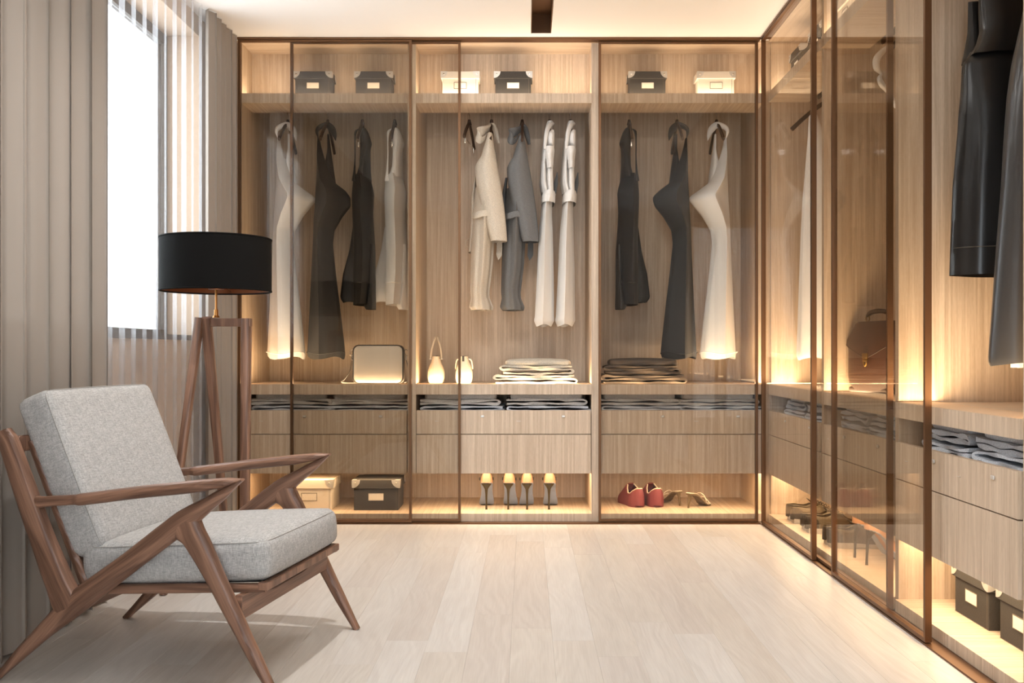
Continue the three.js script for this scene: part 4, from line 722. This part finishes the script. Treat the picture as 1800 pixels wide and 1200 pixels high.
function pump(label, pos, turn, group) {
  const t = thing('high_heel', label, 'shoe', pos, turn, group), L = 0.185;
  const w = [0.021, 0.0285, 0.033, 0.031, 0.030, 0.033, 0.0385, 0.040, 0.035, 0.022, 0.004], b = [0.146, 0.142, 0.134, 0.118, 0.094, 0.064, 0.036, 0.016, 0.008, 0.007, 0.008], r = [0.212, 0.206, 0.188, 0.166, 0.140, 0.108, 0.078, 0.058, 0.043, 0.030, 0.014], o = [0.004, 0.012, 0.021, 0.026, 0.026, 0.027, 0.024, 0.012, 0, 0, 0];
  const rows = shoeUpper(L, w, b, r, o, 0.004, 40, 27, 1.5);
  const up = part('upper', [...openLoft(rows), heelBack(rows[0], 0.013)], M.patent, t);
  part('insole', soleLoft(L, w, b.map((x) => x + 0.0016), [0.001], 0.9, 0.004), M.inside, t);
  part('outsole', soleLoft(L, w, b, [0.003, 0.003, 0.003, 0.003, 0.003, 0.004, 0.005, 0.006, 0.006, 0.005, 0.003], 1.02, 0.004), M.sole, t);
  const h = [[0.143, 0.0285, 0.020, -0.016], [0.136, 0.027, 0.019, -0.015], [0.124, 0.017, 0.014, -0.010], [0.11, 0.0085, 0.0085, -0.004], [0.08, 0.0056, 0.006, 0.0], [0.04, 0.0048, 0.005, 0.002], [0.008, 0.0054, 0.0055, 0.003], [0, 0.0062, 0.006, 0.003]];
  part('heel', loft(h.map(([y, a, c, zz]) => Array.from({ length: 20 }, (_, k) => { const th = k / 20 * 2 * Math.PI; return V(a * Math.cos(th), y, zz + c * Math.sin(th)); })), { capA: true, capB: true }), M.stiletto, t);
  for (const s of [-1, 1]) part('side_bow', rbox(0.006, 0.016, 0.02, 0.003, s * 0.037, 0.158, -0.07), M.piping, up);
  return t;
}
{
  const P0 = [[855, 'first of four from the bronze door post'], [893.5, 'second of four from the bronze door post'], [926.5, 'third of four from the bronze door post'], [965, 'nearest the middle divider']];
  P0.forEach(([x, l], i) => pump('nude high heel with grey sole, ' + l, [mx(x, -0.186), H.base, -0.186], (i % 2 ? -0.06 : 0.05)));
  pump('nude high heel on the side base, the further of two', [1.382, H.base, 1.02], -Math.PI / 2 + 0.05); pump('nude high heel on the side base, the nearer of two', [1.382, H.base, 1.16], -Math.PI / 2 - 0.02);
}
function derby(label, pos, turn) {
  const t = thing('lace_up_shoe', label, 'shoe', pos, turn), L = 0.275;
  const w = [0.02, 0.029, 0.034, 0.034, 0.034, 0.036, 0.042, 0.046, 0.043, 0.033, 0.006], b = [0.022, 0.022, 0.022, 0.022, 0.021, 0.02, 0.018, 0.017, 0.017, 0.018, 0.02], r = [0.082, 0.084, 0.08, 0.078, 0.088, 0.096, 0.084, 0.066, 0.056, 0.048, 0.028], o = [0.014, 0.022, 0.025, 0.024, 0.016, 0, 0, 0, 0, 0, 0];
  const rows = shoeUpper(L, w, b, r, o, 0.005); part('upper', [...openLoft(rows), heelBack(rows[0], 0.012)], M.olive, t);
  part('tongue', sweep([V(0.002, 0.062, -0.14), V(0.001, 0.095, -0.115), V(0.001, 0.112, -0.095)], [0.003, 0.003, 0.002], [0.022, 0.022, 0.014], V(1, 0, 0)), M.oliveDark, t);
  { const hr = shoeUpper(L * 0.16, [0.0208, 0.0255, 0.0297, 0.032, 0.0345], [0.021], [0.080, 0.081, 0.078, 0.07, 0.06], [0.0146, 0.024, 0.0285, 0.0315, 0.034], 0, 14); part('heel_cap', [...openLoft(hr), heelBack(hr[0], 0.0128)], M.oliveDark, t); }
  part('insole', soleLoft(L * 0.6, w.slice(0, 7), [0.03], [0.001], 0.9, 0.004), M.inside, t);
  for (let k = 0; k < 4; k++) part('lace', tube([V(-0.018, 0.085 + k * 0.006, -0.165 + k * 0.014), V(0.003, 0.096 + k * 0.006, -0.166 + k * 0.014), V(0.024, 0.085 + k * 0.006, -0.165 + k * 0.014)], 0.0016, 10, 6), M.oliveDark, t);
  part('sole', soleLoft(L, w, [0.024, 0.024, 0.024, 0.024, 0.022, 0.02, 0.019, 0.018, 0.018, 0.019, 0.021], [0.024, 0.024, 0.024, 0.024, 0.018, 0.016, 0.018, 0.018, 0.018, 0.017, 0.01], 1.1, 0.005), M.paleSole, t);
  return t;
}
{
  const q = -Math.PI / 2, pr = [[0.113, 'first from the corner'], [0.197, 'second from the corner'], [0.37, 'third from the corner'], [0.446, 'fourth from the corner'], [0.713, 'fifth from the corner, beside the high heels'], [0.78, 'sixth from the corner, right beside the high heels']];
  pr.forEach(([z, l], i) => derby('dark olive lace-up shoe with pale sole, ' + l, [1.342, H.base, z + 0.03], q + (i % 2 ? 0.03 : -0.03)));
}
function sneaker(label, pos, turn) {
  const t = thing('burgundy_shoe', label, 'shoe', pos, turn), L = 0.25;
  const w = [0.027, 0.042, 0.048, 0.047, 0.046, 0.048, 0.052, 0.053, 0.048, 0.036, 0.006], b = [0.012], r = [0.104, 0.09, 0.072, 0.07, 0.09, 0.112, 0.1, 0.078, 0.062, 0.05, 0.028], o = [0.013, 0.026, 0.035, 0.036, 0.03, 0.016, 0.004, 0, 0, 0, 0];
  const rows = shoeUpper(L, w, b, r, o, 0.004), c = Math.floor(rows[0].length / 2);
  part('upper', [...openLoft(rows), heelBack(rows[0], 0.024)], M.burgundy, t);
  const left = rows.slice(0, 26).map((rw) => rw[Math.ceil(rw.length / 2) - 1].clone()), right = rows.slice(0, 26).map((rw) => rw[Math.floor(rw.length / 2)].clone());
  part('collar_trim', [tube(left, 0.0035, 60, 6), tube(right, 0.0035, 60, 6), tube([left[0], V(left[0].x * 0.5, 0.104, 0.009), V(0, 0.104, 0.012), V(right[0].x * 0.5, 0.104, 0.009), right[0]], 0.0035, 10, 6)], M.ecru, t);
  part('tongue', sweep([V(0, 0.07, -0.16), V(0, 0.105, -0.135), V(0, 0.118, -0.115)], [0.003, 0.004, 0.003], [0.02, 0.024, 0.016], V(1, 0, 0)), M.burgundy, t);
  part('insole', soleLoft(L * 0.6, w.slice(0, 7), [0.03], [0.001], 0.9, 0.004), M.inside, t);
  part('sole', soleLoft(L, w, [0.013], [0.013], 0.98, 0.004), M.burgundy, t);
  return t;
}
sneaker('burgundy shoe with cream collar trim, turned slightly away', [mx(1124, -0.25), H.base, -0.255], 0.30); sneaker('burgundy shoe with cream collar trim, beside the strappy sandals', [mx(1157, -0.25), H.base, -0.258], 0.22);
function sandal(label, pos, turn) {
  const t = thing('strappy_sandal', label, 'shoe', pos, turn), L = 0.19;
  const w = [0.016, 0.026, 0.027, 0.025, 0.024, 0.027, 0.033, 0.036, 0.034, 0.024, 0.006], b = [0.08, 0.079, 0.076, 0.068, 0.054, 0.036, 0.02, 0.010, 0.008, 0.008, 0.008];
  part('footbed', soleLoft(L, w, b, [0.007, 0.007, 0.008, 0.008, 0.007, 0.006, 0.006, 0.006, 0.006, 0.006, 0.005], 1.0, 0.004), M.sandal, t); part('insole', soleLoft(L, w, b.map((x) => x + 0.0022), [0.002], 0.95, 0.004), M.ecru, t);
  part('heel', loft([[0.078, 0.017, 0.018, -0.02], [0.066, 0.012, 0.013, -0.016], [0.05, 0.0075, 0.008, -0.010], [0.02, 0.006, 0.0062, -0.004], [0, 0.0055, 0.0055, -0.002]].map(([y, a, c, z]) => Array.from({ length: 16 }, (_, k) => { const th = k / 16 * 2 * Math.PI; return V(a * Math.cos(th), y, z + c * Math.sin(th)); })), { capA: true, capB: true }), M.sandal, t);
  part('strap', tube([V(-0.03, 0.03, -0.115), V(-0.026, 0.062, -0.105), V(0.004, 0.075, -0.1), V(0.03, 0.06, -0.105), V(0.036, 0.03, -0.115)], 0.0022, 24, 6), M.ecru, t);
  part('strap', tube([V(-0.03, 0.012, -0.145), V(-0.02, 0.042, -0.13), V(0.012, 0.052, -0.12), V(0.036, 0.03, -0.13), V(0.038, 0.012, -0.145)], 0.0022, 24, 6), M.ecru, t);
  return t;
}
sandal('dark strappy sandal with its toe towards the burgundy shoes', [0.862, H.base, -0.307], 0.55); sandal('dark strappy sandal with its toe away from the burgundy shoes', [0.893, H.base, -0.232], -0.85);
scene.traverse((o) => { if (o.isMesh) o.castShadow = o.receiveShadow = true; });
renderer.render(scene, camera);
